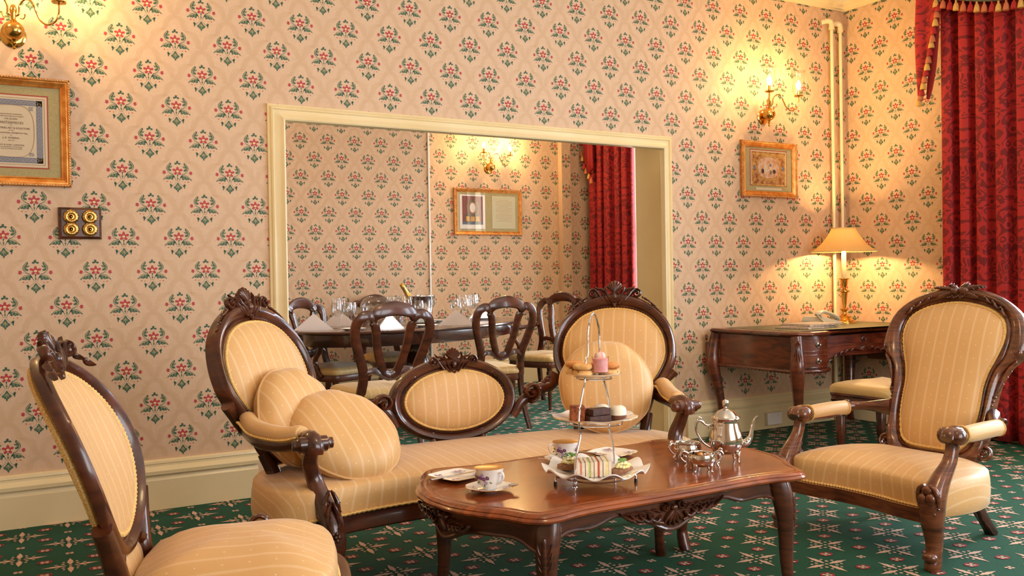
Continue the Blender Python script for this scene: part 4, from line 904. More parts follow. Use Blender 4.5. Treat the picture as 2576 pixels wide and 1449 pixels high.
def wavy_plate(label, loc, r, waves, amp, h, g, flat=.55, kind='wavy', rot=0):
    t = thing('serving_plate', label, 'plate', loc, rot, g); n = 120; rings = []
    for side in (0, 1):
        seq = [(0, 0), (flat*.9, 0), (flat, .003), (flat+.15*(1-flat), h*.3), (.82, h*.7), (1, h)]
        if side: seq = [(k, z+.004) for k, z in seq][::-1]
        for k, z in seq:
            w = max(0, (k-flat)/(1-flat)); rings.append([(r*k*(1+.03*w*cos(waves*2*pi*j/n))*cos(2*pi*j/n), r*k*(1+.03*w*cos(waves*2*pi*j/n))*sin(2*pi*j/n), z+amp*w*w*cos(waves*2*pi*j/n)) for j in range(n)])
    MB().loft(rings, cap=(0, 0), closed=True).build('dish', 'china', t, smooth=60)
    if kind != 'wavy': MB().tube([(r*1.0*(1+.03*cos(waves*2*pi*j/n))*cos(2*pi*j/n), r*(1+.03*cos(waves*2*pi*j/n))*sin(2*pi*j/n), h+.002+amp*cos(waves*2*pi*j/n)) for j in range(n)], .0012, n=5, closed=True).build('gilt_rim', 'giltrim', t)
    return t
cx, cy = 1.668, -2.475
wavy_plate('large white plate with deeply fluted rim on the bottom tier of the cake stand', (cx, cy, TZ+.029), .168, 10, .0095, .024, 'plates on the cake stand')
wavy_plate('gold-rimmed white plate on the middle tier of the cake stand', (cx, cy, TZ+.199), .134, 8, .002, .016, 'plates on the cake stand', .6, 'gilt')
wavy_plate('small round plate on the top tier of the cake stand', (cx, cy, TZ+.341), .084, 2, .0, .010, 'plates on the cake stand', .62, 'gilt')
# food ----------------------------------------------------------
M['scone'] = noisy('baked_scone', (196, 116, 54), (232, 172, 98), 40, .7, bump=.4)
M['scone_pale'] = noisy('pale_scone', (226, 166, 96), (240, 196, 130), 30, .7, bump=.3)
M['fruitcake'] = noisy('fruit_cake', (112, 52, 20), (178, 96, 44), 90, .8, bump=.8)
M['brownie'] = noisy('chocolate_brownie', (36, 16, 10), (78, 38, 24), 70, .55, bump=.8)
M['bread'] = noisy('white_bread', (236, 214, 180), (244, 226, 200), 160, .9, bump=.4); M['rye'] = noisy('brown_bread', (140, 96, 66), (176, 130, 96), 140, .9, bump=.6)
M['ham'] = plain('pink_ham', (222, 140, 124), .5); M['salad'] = noisy('green_salad', (150, 176, 70), (206, 214, 120), 90, .6); M['egg'] = noisy('egg_mayonnaise', (246, 222, 110), (252, 242, 196), 110, .4, bump=.5); M['cress'] = plain('green_cress', (96, 150, 48), .5)
M['salmon'] = plain('red_filling', (206, 84, 56), .5); M['whip'] = plain('white_cream', (246, 232, 208), .4); M['pinkfool'] = noisy('pink_mousse', (240, 150, 150), (248, 176, 172), 60, .35); M['meringue'] = noisy('striped_meringue', (240, 160, 140), (252, 226, 212), 26, .45, stretch=(3, 1, 1)); M['choc'] = plain('chocolate_base', (112, 66, 40), .5)
M['currant'] = plain('currant', (70, 24, 16), .5)
def scone(label, loc, rot, s, mt='scone'):
    s *= 1.2
    t = thing('scone', label, 'scone', loc, rot, 'scones on the top tier'); k = random.random()*6
    def blob(z0, z1, r, bul, name, mt):
        rings = []; n = 24
        for i in range(9):
            u = i/8; rr = r*(.80+.22*sin(pi*u*.9+.2))*(1 if 0 < i < 8 else .8); rings.append([((rr+.0012*sin(5*a+k+3*u))*cos(a), (rr+.0012*sin(4*a+k))*sin(a), z0+(z1-z0)*u+.001*sin(3*a+k)*(u)) for a in [2*pi*j/n for j in range(n)]])
        q = MB(); q.loft(rings); return q.build(name, mt, t, smooth=80)
    blob(0, .020*s, .027*s, 1, 'lower_half', 'scone_pale'); blob(.0205*s, .038*s, .0275*s, 1, 'upper_half', mt)
    for i in range(4): a = i*1.7+k; MB().ball((.0265*s*cos(a), .0265*s*sin(a), .012*s+.006*(i % 3)), .0022*s, 6, 4).build('currant', 'currant', t)
    return t
z3 = TZ+.341+.0045
scone('pale scone at the left front of the top tier', (cx-.052, cy-.012, z3), 0, .95, 'scone_pale'); scone('reddish scone leaning behind the left scone on the top tier', (cx-.040, cy+.045, z3+.001), 1.2, .98)
scone('scone at the right front of the top tier', (cx+.045, cy-.026, z3), 2.2, .93); scone('scone at the right back of the top tier', (cx+.046, cy+.030, z3), 3.3, .95, 'scone_pale')
t = thing('dessert_glass', 'small straight glass of pink mousse with cream in the middle of the top tier', 'glass', (cx-.004, cy-.040, z3), 0); t.scale = (1.22, 1.22, 1.32)
MB().lathe([(0, 0), (.0205, 0), (.0215, .003), (.022, .048), (.0205, .048), (.0200, .012), (0, .011)], 28).build('tumbler', 'glass', t); MB().lathe([(0, .0125), (.0196, .0125), (.0200, .044), (.012, .046), (0, .046)], 24).build('mousse', 'pinkfool', t)
q = MB(); q.scroll((0, 0), .013, 1.6, 0, 1, .42, .010, .047); q.build('cream_swirl', 'meringue', t)
z2 = TZ+.199+.0045
def cakebox(name, label, cat, loc, rot, d, mt, g=None, layers=None):
    q = MB()
    if not layers: o = MB().box((0, 0, d[2]/2), d).build(name, mt, None, smooth=0, bevel=.002); return tag(o, label, cat, g, loc, rot)
    t = thing(name, label, cat, loc, rot, g); z = 0
    for nm, h, m2, k in layers: MB().box((0, 0, z+h/2), (d[0]*k, d[1]*k, h)).build(nm, m2, t, smooth=0, bevel=.0018); z += h
    return t
cakebox('fruit_cake_slice', 'upright wedge of fruit cake at the left of the middle tier', 'cake', (cx-.066, cy+.002, z2), (0, 0, radians(-25)), (.044, .036, .052), 'fruitcake')
cakebox('fruit_cake_slice', 'flat slice of fruit cake behind the brownies on the middle tier', 'cake', (cx-.024, cy+.010, z2), (0, 0, radians(-10)), (.052, .034, .038), 'fruitcake')
cakebox('brownie', 'lower dark chocolate brownie at the front of the middle tier', 'brownie', (cx-.016, cy-.040, z2), (0, 0, radians(-8)), (.076, .038, .022), 'brownie', 'brownies on the middle tier')
cakebox('brownie', 'dark chocolate brownie stacked on top of the lower one', 'brownie', (cx-.012, cy-.038, z2+.0225), (0, 0, radians(2)), (.070, .036, .021), 'brownie', 'brownies on the middle tier')
def mousse(label, loc):
    t = thing('mousse_cake', label, 'cake', loc, 0, 'domed mousse cakes on the middle tier'); t.scale = (1.14, 1.14, 1.14)
    MB().lathe([(0, 0), (.0235, 0), (.0240, .014), (0, .0142)], 28).build('chocolate_base', 'choc', t); MB().lathe([(.0, .0142), (.0236, .0143), (.0236, .028), (.021, .0345), (.014, .039), (0, .0405)], 28).build('cream_dome', 'whip', t)
    q = MB()
    for i in range(26): a = i*2.4; r = .0035*sqrt(i); q.ball((r*cos(a), r*sin(a), .0405-r*r*16), (.0012, .0009, .0006), 5, 4)
    struct(q.build('chocolate_dust', 'brownie', t), 'stuff'); return t
mousse('domed cream mousse cake on chocolate base at the right front of the middle tier', (cx+.066, cy-.034, z2)); mousse('domed cream mousse cake behind the front one on the middle tier', (cx+.040, cy+.022, z2))
def meringue(label, loc, s=1.):
    q = MB(); q.lathe([(0, 0), (.020*s, .0), (.026*s, .010*s), (.023*s, .022*s), (.013*s, .030*s), (0, .033*s)], 28, flute=(8, .0014)); return tag(q.build('meringue', 'meringue', None, smooth=70), label, 'meringue', 'pink striped meringues', loc)
meringue('pink striped meringue at the back of the middle tier', (cx+.012, cy+.065, z2), 1.05); meringue('pale pink meringue behind the fruit cake on the middle tier', (cx-.038, cy+.050, z2), .9)
z1 = TZ+.029+.0045
def sandwich(label, x, y, rot, fill, i):
    t = thing('finger_sandwich', label, 'sandwich', (x, y, z1), rot, 'finger sandwiches on the bottom plate'); t.scale = (1.22, 1.1, 1.3)
    for k, (nm, w, m2) in enumerate((('bread_slice', .008, 'bread'), ('filling', .005, fill), ('bread_slice', .008, 'bread'))):
        MB().box((-.0065+.0065*k, 0, .0185), (w, .082 if nm[0] == 'b' else .080, .037 if nm[0] == 'b' else .035)).build(nm, m2, t, smooth=0, bevel=.001)
for i, (dx, dy, f, l) in enumerate(((-.060, .016, 'ham', 'ham finger sandwich at the left of the row on the bottom plate'), (-.032, .008, 'salad', 'green salad finger sandwich second from the left in the row'), (-.004, .000, 'salmon', 'red-filled finger sandwich in the middle of the row'), (.024, -.008, 'egg', 'egg finger sandwich at the right of the row next to the open sandwich'))):
    sandwich(l, cx+dx, cy+dy-.012, radians(-28), f, i)
def open_sandwich(label, loc, rot, garnish):
    t = thing('open_sandwich', label, 'sandwich', loc, rot, 'open egg sandwiches on the bottom plate'); t.scale = (1.2, 1.2, 1.2); out = [(.036*cos(a), .021*sin(a)) for a in [2*pi*i/24 for i in range(24)]]
    q = MB(); q.pad(out, [(1, 0), (1.02, .006), (1, .013), (.8, .015), (0, .015)]); q.build('bread_slice', 'rye', t)
    q = MB(); random.seed(5)
    for i in range(26): a = random.random()*6.28; r = random.random()**.5; q.ball((.026*r*cos(a), .014*r*sin(a), .018+.014*(1-r)), (.0065, .0055, .005), 7, 5)
    struct(q.build('egg_filling', 'egg', t, smooth=70), 'stuff')
    q = MB()
    if garnish == 'leaf': q.m = frame((0, .0, .036), (.9, .2, .0), (-.2, .9, .25)); q.pad([(.018*cos(a)*(1+.1*cos(2*a)), .009*sin(a)) for a in [2*pi*i/20 for i in range(20)]], [(1, 0), (.6, .002), (0, .001)]); q.tube([(-.018, 0, 0, .0008), (-.03, -.004, -.004, .0006)], n=5); q.build('leaf_garnish', 'cress', t)
    else:
        for i in range(22): a = random.random()*6.28; r = random.random()**.5*.017; q.ball((r*cos(a), r*.7*sin(a), .033+random.random()*.008), (.0045, .0036, .0016), 6, 4)
        struct(q.build('cress_garnish', 'cress', t), 'stuff')
    return t
open_sandwich('open egg sandwich topped with a dark green leaf at the right of the bottom plate', (cx+.072, cy-.045, z1), radians(10), 'leaf'); open_sandwich('open egg sandwich with cress at the back left of the bottom plate', (cx-.048, cy+.075, z1+.008), radians(-10), 'cress')
# silver tea service ---------------------------------------------
def foot4(t, R, z, h, n=4, a0=pi/4, mt='silver'):
    for i in range(n):
        a = a0+i*2*pi/n; c, s = cos(a), sin(a)
        q = MB(); q.tube([(c*R*.92, s*R*.92, z, .006, .007), (c*R*1.06, s*R*1.06, z*.8, .008, .008), (c*R*1.08, s*R*1.08, z*.5, .005, .005), (c*R*1.10, s*R*1.10, z*.22, .0032, .0035), (c*R*1.22, s*R*1.22, .004, .004, .003), (c*R*1.28, s*R*1.28, .006, .003, .003)], n=8, sm=4)
        q.m = frame((c*R*1.14, s*R*1.14, z*.85), (-s, c, 0), (c*.2, s*.2, 1))
        for k in (-1, 0, 1): q.leaf([(0, -.006), (k*.004, .002), (k*.008, .008)], .003, .003, 0, 4)
        q.build('foot', mt, t, smooth=70)
tp = thing('teapot', 'silver teapot with domed lid, curled spout and scrolled handle on four feet', 'teapot', (2.245, -2.455, TZ), radians(-30))
bp = [(0, .030), (.030, .031), (.047, .042), (.0555, .060), (.0580, .078), (.054, .100), (.047, .122), (.0425, .140), (.0425, .150), (.047, .156)]
MB().lathe(bp+[(.046, .157), (0, .157)], 48, flute=(10, .0012)).build('body', 'silver', tp, smooth=70)
l = MB().lathe([(.050, .156), (.0495, .159), (.040, .166), (.028, .180), (.012, .187), (.006, .189), (.006, .194), (.010, .197), (.0095, .203), (.012, .210), (.0085, .218), (0, .2225)], 40, flute=(10, .0008)).build('lid', 'silver', tp, smooth=70)
q = MB(); q.tube([(.048, 0, .062, .014, .012), (.070, 0, .066, .013, .013), (.084, 0, .082, .010, .010), (.090, 0, .105, .0072, .008), (.095, 0, .130, .0056, .006), (.103, 0, .150, .0052, .0055), (.114, 0, .160, .004, .006)], n=12, side=(0, 1, 0), sm=6)
for k in (-1, 1): q.m = frame((.072, k*.011, .072), (1, 0, .2), (0, k*.1, 1)); q.leaf([(-.014, 0), (.002, .004), (.012, .014)], .006, .004, 0, 5, 3)
q.build('spout', 'silver', tp, smooth=70)
q = MB(); q.tube([(-.044, 0, .136, .006, .005), (-.058, 0, .130, .005, .0045), (-.072, 0, .134, .0048, .0045), (-.088, 0, .147, .0052, .005), (-.100, 0, .146, .006, .0055), (-.106, 0, .128, .0056, .005), (-.100, 0, .100, .0048, .0046), (-.082, 0, .072, .0044, .0042), (-.060, 0, .056, .005, .0045), (-.048, 0, .052, .006, .005)], n=10, side=(0, 1, 0), sm=6)
q.m = frame((-.096, 0, .152), (1, 0, 0), (0, 0, 1)); q.scroll((0, 0), .010, 1.2, 0, 1, .3, .004, 0); q.m = frame((-.062, 0, .122), (1, 0, 0), (0, 0, 1)); q.scroll((0, 0), .008, 1.2, pi, -1, .3, .004, 0); q.build('handle', 'silver', tp, smooth=70)
foot4(tp, .044, .042, .04)
def bowl(name, label, cat, loc, rot, R, H, handles, lip=False):
    t = thing(name, label, cat, loc, rot, 'silver tea service'); n = 40; k = R/.045
    pf = [(0, .018), (.022*k, .018), (.036*k, .024), (R, .040), (R*1.02, .048), (R*.96, .060), (R*.92, H), (R*.95, H+.003), (R*.90, H+.002), (R*.90, .058), (R*.95, .046), (.03*k, .026), (0, .024)]
    rings = [[((r+(.014*max(0, cos(2*pi*j/n))**6*(z > .05)*(1 if lip else 0)))*cos(2*pi*j/n), r*sin(2*pi*j/n), z+(.008*max(0, cos(2*pi*j/n))**6*(z > .055) if lip else 0)) for j in range(n)] for r, z in pf]
    MB().loft(rings, cap=(0, 0)).build('bowl', 'silver', t, smooth=70)
    for s in handles:
        q = MB(); q.tube([(s*R*.93, 0, .060, .004, .004), (s*(R+.010), 0, .068, .004, .004), (s*(R+.020), 0, .066, .005, .0045), (s*(R+.026), 0, .052, .004, .004), (s*(R+.016), 0, .038, .0035, .0035), (s*(R+.004), 0, .030, .003, .003), (s*(R+.010), 0, .018, .003, .003)], n=8, side=(0, 1, 0), sm=5)
        q.m = frame((s*(R+.016), 0, .072), (1, 0, 0), (0, 0, 1)); q.scroll((0, 0), .007, 1.2, 0, s, .3, .003, 0); q.build('handle', 'silver', t, smooth=70)
    foot4(t, R*.74, .032, .03); return t
bowl('cream_jug', 'silver milk jug with one handle behind the sugar bowl', 'jug', (2.14, -2.372, TZ), radians(-10)+pi, .048, .066, (1,), False)
bowl('sugar_bowl', 'two-handled silver sugar bowl in front of the teapot', 'sugar bowl', (2.068, -2.525, TZ), radians(-30), .046, .060, (-1, 1))
for i, (dx, dy, dz) in enumerate(((-.014, .008, .030), (.012, .006, .031), (.0, -.016, .029), (-.004, .0, .046), (.018, -.012, .044))):
    o = MB().box((0, 0, 0), (.018, .016, .015)).build('sugar_lump', 'scone', None, smooth=0, bevel=.004); tag(o, 'rough brown sugar lump in the silver sugar bowl', 'sugar', 'brown sugar lumps in the bowl', (2.068+dx, -2.525+dy, TZ+dz+.008), (i*.4, i*.7, i*1.1))
# ================================================================ DINING ROOM
dt = thing('dining_table', 'long oval mahogany dining table on a pedestal, laid for dinner in the far room', 'table', (3.12, 2.18, 0), .52)
DO = [(1.25*cos(2*pi*i/90), .70*sin(2*pi*i/90)) for i in range(90)]
slab('table_top', DO, [(.05, .742), (.012, .742), (.002, .748), (0, .756), (.006, .765), (.018, .7695), (.05, .770)], 'mahog_dark', dt)
q = MB(); A = offs(DO, .06); q.loft([[(x, y, z) for x, y in offs(A, d)] for d, z in ((0, .743), (0, .66), (.004, .652), (.02, .652), (.02, .743))], closed=True); q.build('apron', 'mahog_dark', dt)
q = MB()
q.lathe([(0, .66), (.20, .655), (.20, .63), (.10, .61), (.075, .57), (.085, .52), (.11, .46), (.12, .40), (.10, .33), (.07, .29), (.09, .25), (.14, .22), (.14, .17), (0, .16)], 28); q.build('pedestal', 'mahog_dark', dt)
for i in range(4):
    a = pi/4+i*pi/2; c, s = cos(a), sin(a); lmb([(c*.08, s*.08, .22, .05), (c*.28, s*.28, .17, .042), (c*.44, s*.44, .08, .034), (c*.54, s*.54, .035, .036), (c*.60, s*.60, .03, .03)], n=10, sm=5).build('pedestal_foot', 'mahog_dark', dt)
DZ = .770
# chairs: triple-loop balloon backs
def dining_chair(name, label, loc, rot, arms=False, g='balloon-back dining chairs round the dining table', wm='mahog'):
    t = thing(name, label, 'chair', loc, rot, g); S = lambda P, k=1, y0=.20: [(k*p[0], y0+(p[1]-.44)*.24, p[1], p[2] if len(p) > 2 else .031, .016) for p in P]
    q = MB()
    for k in (-1, 1):
        q.tube(S([(.185, .40), (.178, .46), (.170, .53), (.178, .60), (.212, .70), (.238, .79), (.242, .85), (.225, .90), (.190, .925), (.155, .925), (.128, .905)], k), n=10, side=(0, 1, .2), sq=.6, sm=5)
        q.tube(S([(.126, .875, .027), (.118, .86, .028), (.108, .82, .027), (.102, .77, .027), (.088, .70, .027), (.062, .62, .027), (.040, .575, .027), (.0, .556, .027)], k), n=10, side=(0, 1, .2), sq=.6, sm=5)
        q.tube(S([(.17, .56, .016), (.13, .585, .02), (.08, .58, .024), (.03, .555, .028), (0, .548, .03)], k), n=8, side=(0, 1, .2), sq=.6, sm=5)
        q.ball((k*.142, .20+(.875-.44)*.24, .872), (.014, .014, .016), 8, 6)
    q.tube(S([(-.142, .895, .030), (-.120, .93, .036), (-.07, .955, .042), (0, .965, .046), (.07, .955, .042), (.120, .93, .036), (.142, .895, .030)]), n=10, side=(0, 1, .2), sq=.6, sm=6)
    q.build('backrest', wm, t)
    q = MB(); out = spl([(-.185, .20), (-.205, .05), (-.235, -.12), (-.225, -.22), (-.15, -.252), (0, -.262), (.15, -.252), (.225, -.22), (.235, -.12), (.205, .05), (.185, .20), (0, .215)], 5, True)
    seatpad(q, out, .415, .468, .022, c=(0, 0)); q.build('seat_cushion', 'cream', t, smooth=70)
    q = MB(); q.sweep([(x*.99, y*.99, 0) for x, y in out], [(-.03, .365), (-.004, .362), (.004, .38), (-.001, .40), (0, .418), (-.03, .42)], (0, 0, 1)); q.build('seat_frame', wm, t)
    for k in (-1, 1):
        MB(Matrix.Translation((k*.195, -.205, 0))).lathe([(.012, 0), (.014, .03), (.017, .10), (.022, .22), (.026, .28), (.018, .29), (.028, .305), (.028, .325), (.020, .335), (.027, .36), (.027, .37)], 14).build('leg', wm, t)
        lmb([(k*.182, .195, .42, .022), (k*.185, .205, .28, .020), (k*.195, .245, .12, .018), (k*.205, .29, .0, .018)], n=8, side=(0, 1, 0), sq=.5, sm=4).build('leg', wm, t)
        if arms: lmb([(k*.222, .275, .72, .018), (k*.245, .18, .70, .017), (k*.265, .02, .69, .019), (k*.268, -.09, .685, .024), (k*.262, -.125, .66, .022), (k*.250, -.10, .60, .018), (k*.240, -.045, .53, .018), (k*.238, -.06, .46, .020), (k*.230, -.10, .40, .02)], n=10, side=(0, 0, 1), sq=.75, sm=5).build('arm', wm, t)
    return t
G = 'balloon-back dining chairs round the dining table'
ch = dining_chair('dining_chair', 'balloon-back dining chair seen from behind at the near left side of the dining table', (2.12, .56, 0), pi)
dup(ch, (3.32, 1.30, 0), pi, 'balloon-back dining chair seen from behind, nearer the right end of the dining table')
dup(ch, (3.16, 2.84, 0), radians(4), 'far-side dining chair, mostly hidden behind the dining table')
cv = dining_chair('carver_chair', 'balloon-back carver chair with arms at the right end of the dining table', (4.27, 1.99, 0), radians(-66), True, 'carver chairs at the ends of the dining table')
dup(cv, (2.36, 2.12, 0), radians(30), 'balloon-back carver chair at the left end of the dining table, partly behind a napkin')
# place settings
M['napkin'] = plain('pink_white_napkin', (255, 244, 238), .8)
def napkin(label, loc, rot):
    t = thing('napkin', label, 'napkin', loc, rot, 'folded napkins on the dining table'); w, d, h = .150, .09, .125
    q = MB(); q.add([(-w, -d*.2, 0), (w, -d*.2, 0), (0, -d*.05, h), (0, d, 0)], [(0, 1, 2), (0, 2, 3), (1, 3, 2), (0, 3, 1)]); q.build('front_fold', 'napkin', t, smooth=0, solid=.002)
    q = MB(); q.add([(-w*.9, d*.15, .001), (w*.95, d*.25, .001), (.008, d*.1, h*.96), (.02, d*1.15, .001)], [(0, 1, 2), (0, 2, 3), (1, 3, 2)]); q.build('back_fold', 'white', t, smooth=0, solid=.002); return t
def dz(x, y): return (x, y, DZ)
napkin('folded pink-white napkin at the left end of the dining table', dz(2.115, 1.80), radians(-18)); napkin('folded napkin standing between the loops of the near left dining chair', dz(2.60, 1.50), radians(25))
napkin('folded napkin left of the near right dining chair back', dz(3.24, 1.66), radians(-20)); napkin('folded napkin at the right end of the table before the carver chair', dz(3.86, 2.42), radians(10)); napkin('folded napkin behind the left group of wine glasses', dz(2.50, 2.32), radians(-25))
def wineglass(label, loc, s, cup, g):
    t = thing('wine_glass', label, 'glass', loc, 0, g)
    MB().lathe([(0, .004), (.010, .004), (.036*s, .001), (.037*s, .0022), (.006, .008)], 20).build('foot', 'cutglass', t); MB().lathe([(.0042, .006), (.0036, .05*s), (.0045, .085*s)], 10).build('stem', 'cutglass', t)
    z = .085*s; MB().lathe([(.004, z), (cup*.75, z+.016*s), (cup, z+.042*s), (cup*.98, z+.07*s), (cup*.82, z+.105*s), (cup*.80, z+.104*s), (cup*.95, z+.07*s), (cup*.96, z+.042*s), (cup*.7, z+.019*s), (.002, z+.006)], 22).build('cup', 'cutglass', t); return t
M['cutglass'] = thin_glass('cut_glass', (.995, .997, 1), f0=.085)
w1 = wineglass('wine glass', dz(2.36, 1.98), 1., .036, 'wine glasses left of the glass bowl'); w2 = wineglass('wine glass', dz(2.42, 1.90), .86, .038, 'wine glasses left of the glass bowl')
LG = 'wine glass in the cluster between the left napkin and the round glass bowl'; w1['label'] = LG; w2['label'] = LG; w1.scale = (1.1, 1.1, 1.22); w2.scale = (1.1, 1.1, 1.22)
dup(w1, dz(2.42, 2.04)); dup(w2, dz(2.47, 1.95)); dup(w2, dz(2.33, 1.89))
MG = 'wine glass in the middle cluster in front of the ice bucket'; RG = 'wine glass in the right cluster beyond the ice bucket'
for x, y, k in ((2.83, 2.02, 1), (2.90, 1.96, 0), (2.98, 2.02, 1), (3.04, 1.93, 0), (2.93, 2.12, 1)): dup(w1 if k else w2, dz(x, y), None, MG, 'wine glasses in front of the ice bucket')
for x, y, k in ((3.46, 2.12, 0), (3.52, 2.06, 0), (3.56, 2.16, 1), (3.62, 2.10, 1), (3.68, 2.18, 1)): dup(w1 if k else w2, dz(x, y), None, RG, 'wine glasses right of the ice bucket')
vb = MB().lathe([(0, .002), (.06, .001), (.10, .012), (.145, .05), (.162, .10), (.158, .15), (.135, .19), (.105, .21), (.104, .206), (.133, .187), (.155, .15), (.159, .10), (.142, .053), (.098, .016), (0, .008)], 40).build('glass_bowl', 'cutglass', None, smooth=70); tag(vb, 'large round clear glass bowl in the middle of the dining table', 'bowl', None, dz(2.86, 2.30)); vb.scale = (1.12, 1.12, 1.12)
ib = thing('ice_bucket', 'steel champagne bucket with ring handles on the dining table', 'ice bucket', dz(3.14, 2.12), radians(10))
MB().lathe([(0, 0), (.072, 0), (.075, .004), (.084, .06), (.0855, .062), (.0845, .066), (.087, .075), (.0885, .077), (.0875, .081), (.100, .190), (.104, .193), (.103, .198), (.097, .198), (.096, .188), (.072, .008), (0, .006)], 48).build('bucket', 'steel', ib, smooth=50)
for k in (-1, 1): q = MB(); q.ball((k*.104, 0, .165), (.010, .012, .010), 10, 6); q.tube([(k*.113, .024*cos(a), .145+.024*sin(a)) for a in [2*pi*i/20 for i in range(20)]], .003, n=6, closed=True, side=(1, 0, 0)); q.build('ring_handle', 'steel', ib)
M['bottle'] = plain('green_bottle', (40, 48, 22), .1, Coat_Weight=.6); M['foil'] = noisy('gold_foil', (196, 150, 70), (232, 196, 110), 70, .3, .8); M['label_red'] = plain('red_neck_label', (196, 40, 40), .4)
cb = thing('champagne_bottle', 'champagne bottle with gold foil neck and red collar, leaning left out of the bucket', 'bottle', (3.155, 2.12, DZ+.03), (0, radians(-32), 0))
MB().lathe([(0, 0), (.040, .002), (.043, .01), (.043, .115), (.040, .145), (.030, .175)], 28).build('bottle_body', 'bottle', cb, smooth=60); MB().lathe([(.0295, .176), (.023, .205), (.0175, .235), (.0155, .275), (.0175, .280), (.0175, .288), (.0160, .292), (.0165, .305), (.012, .312), (0, .313)], 24).build('foil', 'foil', cb, smooth=60); MB().lathe([(.0385, .150), (.0300, .178), (.0285, .181), (.0370, .150)], 28).build('collar_label', 'label_red', cb)
def dplate(label, loc, r=.095):
    t = MB().lathe([(0, .002), (r*.6, .002), (r*.64, 0), (r*.68, .004), (r, .014), (r, .0165), (r*.68, .008), (r*.6, .005), (0, .005)], 36).build('side_plate', 'china', None, smooth=60); return tag(t, label, 'plate', 'side plates on the dining table', loc)
dplate('white side plate beside the near left dining chair', dz(2.34, 1.56)); dplate('white side plate between the two near dining chairs', dz(2.96, 1.62)); dplate('white plate under the folded napkin at the right end', dz(3.86, 2.42), .12); dplate('white side plate right of the ice bucket', dz(3.36, 2.32)); dplate('broad white plate beneath the ice bucket', (3.14, 2.12, DZ-.0005), .13)
ib.location.z += .006; cb.location.z += .006; ib.scale = (1.14, 1.14, 1.16); cb.scale = (1.14, 1.14, 1.14)
def fork(label, loc, rot, n='table_fork', g='dinner forks on the dining table'):
    t = thing(n, label, 'fork', loc, rot, g); lmb([(-.09, 0, .002, .004, .0012), (0, 0, .004, .002, .0012), (.04, 0, .003, .0035, .0012)], n=6, side=(0, 0, 1), sm=3).build('handle', 'silver', t)
    q = MB(); q.prism([(.038, -.008), (.055, -.011), (.055, .011), (.038, .008)], .003, .0045)
    for k in range(4): q.prism([(.053, -.011+.006*k), (.088, -.0105+.006*k), (.088, -.0085+.006*k), (.053, -.007+.006*k)], .004, .0055)
    q.build('tines', 'silver', t); return t
f = fork('silver fork beside the near left plate', dz(2.47, 1.40), radians(100)); dup(f, dz(2.505, 1.405), radians(100), 'second silver fork beside the near left plate'); dup(f, dz(2.28, 1.72), radians(60), 'silver fork right of the left-end napkin'); dup(f, dz(3.09, 1.56), radians(110), 'silver fork left of the middle napkin')
def dspoon(label, loc, rot):
    t = thing('soup_spoon', label, 'spoon', loc, rot, 'soup spoons on the dining table'); lmb([(-.10, 0, .003, .004, .0013), (-.02, 0, .006, .002, .0015), (.05, 0, .004, .003, .0015)], n=6, side=(0, 0, 1), sm=3).build('handle', 'silver', t)
    q = MB(Matrix.Translation((.075, 0, .008)) @ Matrix.Diagonal((1.4, 1, 1, 1))); q.lathe([(0, -.006), (.012, -.003), (.020, .002), (.020, .003), (.011, -.001), (0, -.004)], 18); q.build('spoon_bowl', 'silver', t)
dspoon('silver soup spoon right of the left-end napkin', dz(2.26, 1.92), radians(150)); dspoon('dark silver soup spoon by the near right dining chair', dz(3.50, 1.88), radians(70))
# ================================================================ THINGS ON AND ALONG THE WALLS
def rectframe(q, w, h, prof):      # mitred frame, opening w x h, local xy, relief +z ; prof (out, z)
    path = [(-w/2, -h/2, 0), (w/2, -h/2, 0), (w/2, h/2, 0), (-w/2, h/2, 0)]; q.sweep(path, prof, (0, 0, 1))
GP = [(0, 0), (0, .010), (.006, .013), (.009, .011), (.016, .014), (.028, .022), (.033, .021), (.038, .026), (.046, .026), (.050, .020), (.050, 0)]
def picture(label, cx, cz, y, w, h, fw, rot=0.):
    """outer size w x h; hung on a wall facing -y; returns thing whose parts are laid in the xz plane"""
    t = thing('framed_print', label, 'picture', (cx, y, cz), (0, rot, 0)); m = frame((0, 0, 0), (1, 0, 0), (0, 0, 1)); k = fw/.050
    q = MB(m); rectframe(q, w-2*fw, h-2*fw, [(a*k, b*k) for a, b in GP]); q.build('frame', 'gilt', t, smooth=30)
    q = MB(m); n = 0
    for a, b, L in (((-w/2, h/2-.006), (1, 0), w), ((-w/2, -h/2+.006), (1, 0), w), ((-w/2+.006, -h/2), (0, 1), h), ((w/2-.006, -h/2), (0, 1), h)):
        c = int(L/.012)
        for i in range(c): d = (i+.5)*L/c; q.ball((a[0]+b[0]*d, a[1]+b[1]*d, .0265*k), (.0058 if b[0] else .004, .004 if b[0] else .0058, .004), 6, 4)
    q.build('beading', 'gilt_pale', t, smooth=80); return t, m
def card(t, m, name, cx, cz, w, h, z, mt): q = MB(m); q.box((cx, cz, z), (w, h, .0015)); return q.build(name, mt, t, smooth=0)
def outline(t, m, name, cx, cz, w, h, th, z, mt): q = MB(m); q.sweep([(cx-w/2, cz-h/2, z), (cx+w/2, cz-h/2, z), (cx+w/2, cz+h/2, z), (cx-w/2, cz+h/2, z)], [(0, 0), (th, 0), (th, .0006), (0, .0006)]); return q.build(name, mt, t, smooth=0)
M['ink'] = plain('brown_ink', (120, 86, 60), .8); M['sheet'] = plain('cream_sheet', (226, 206, 172), .8); M['redline'] = plain('red_slip', (176, 60, 40), .7); M['blueprint'] = plain('blue_border', (128, 132, 146), .8); M['tan'] = plain('tan_border', (180, 126, 88), .8)
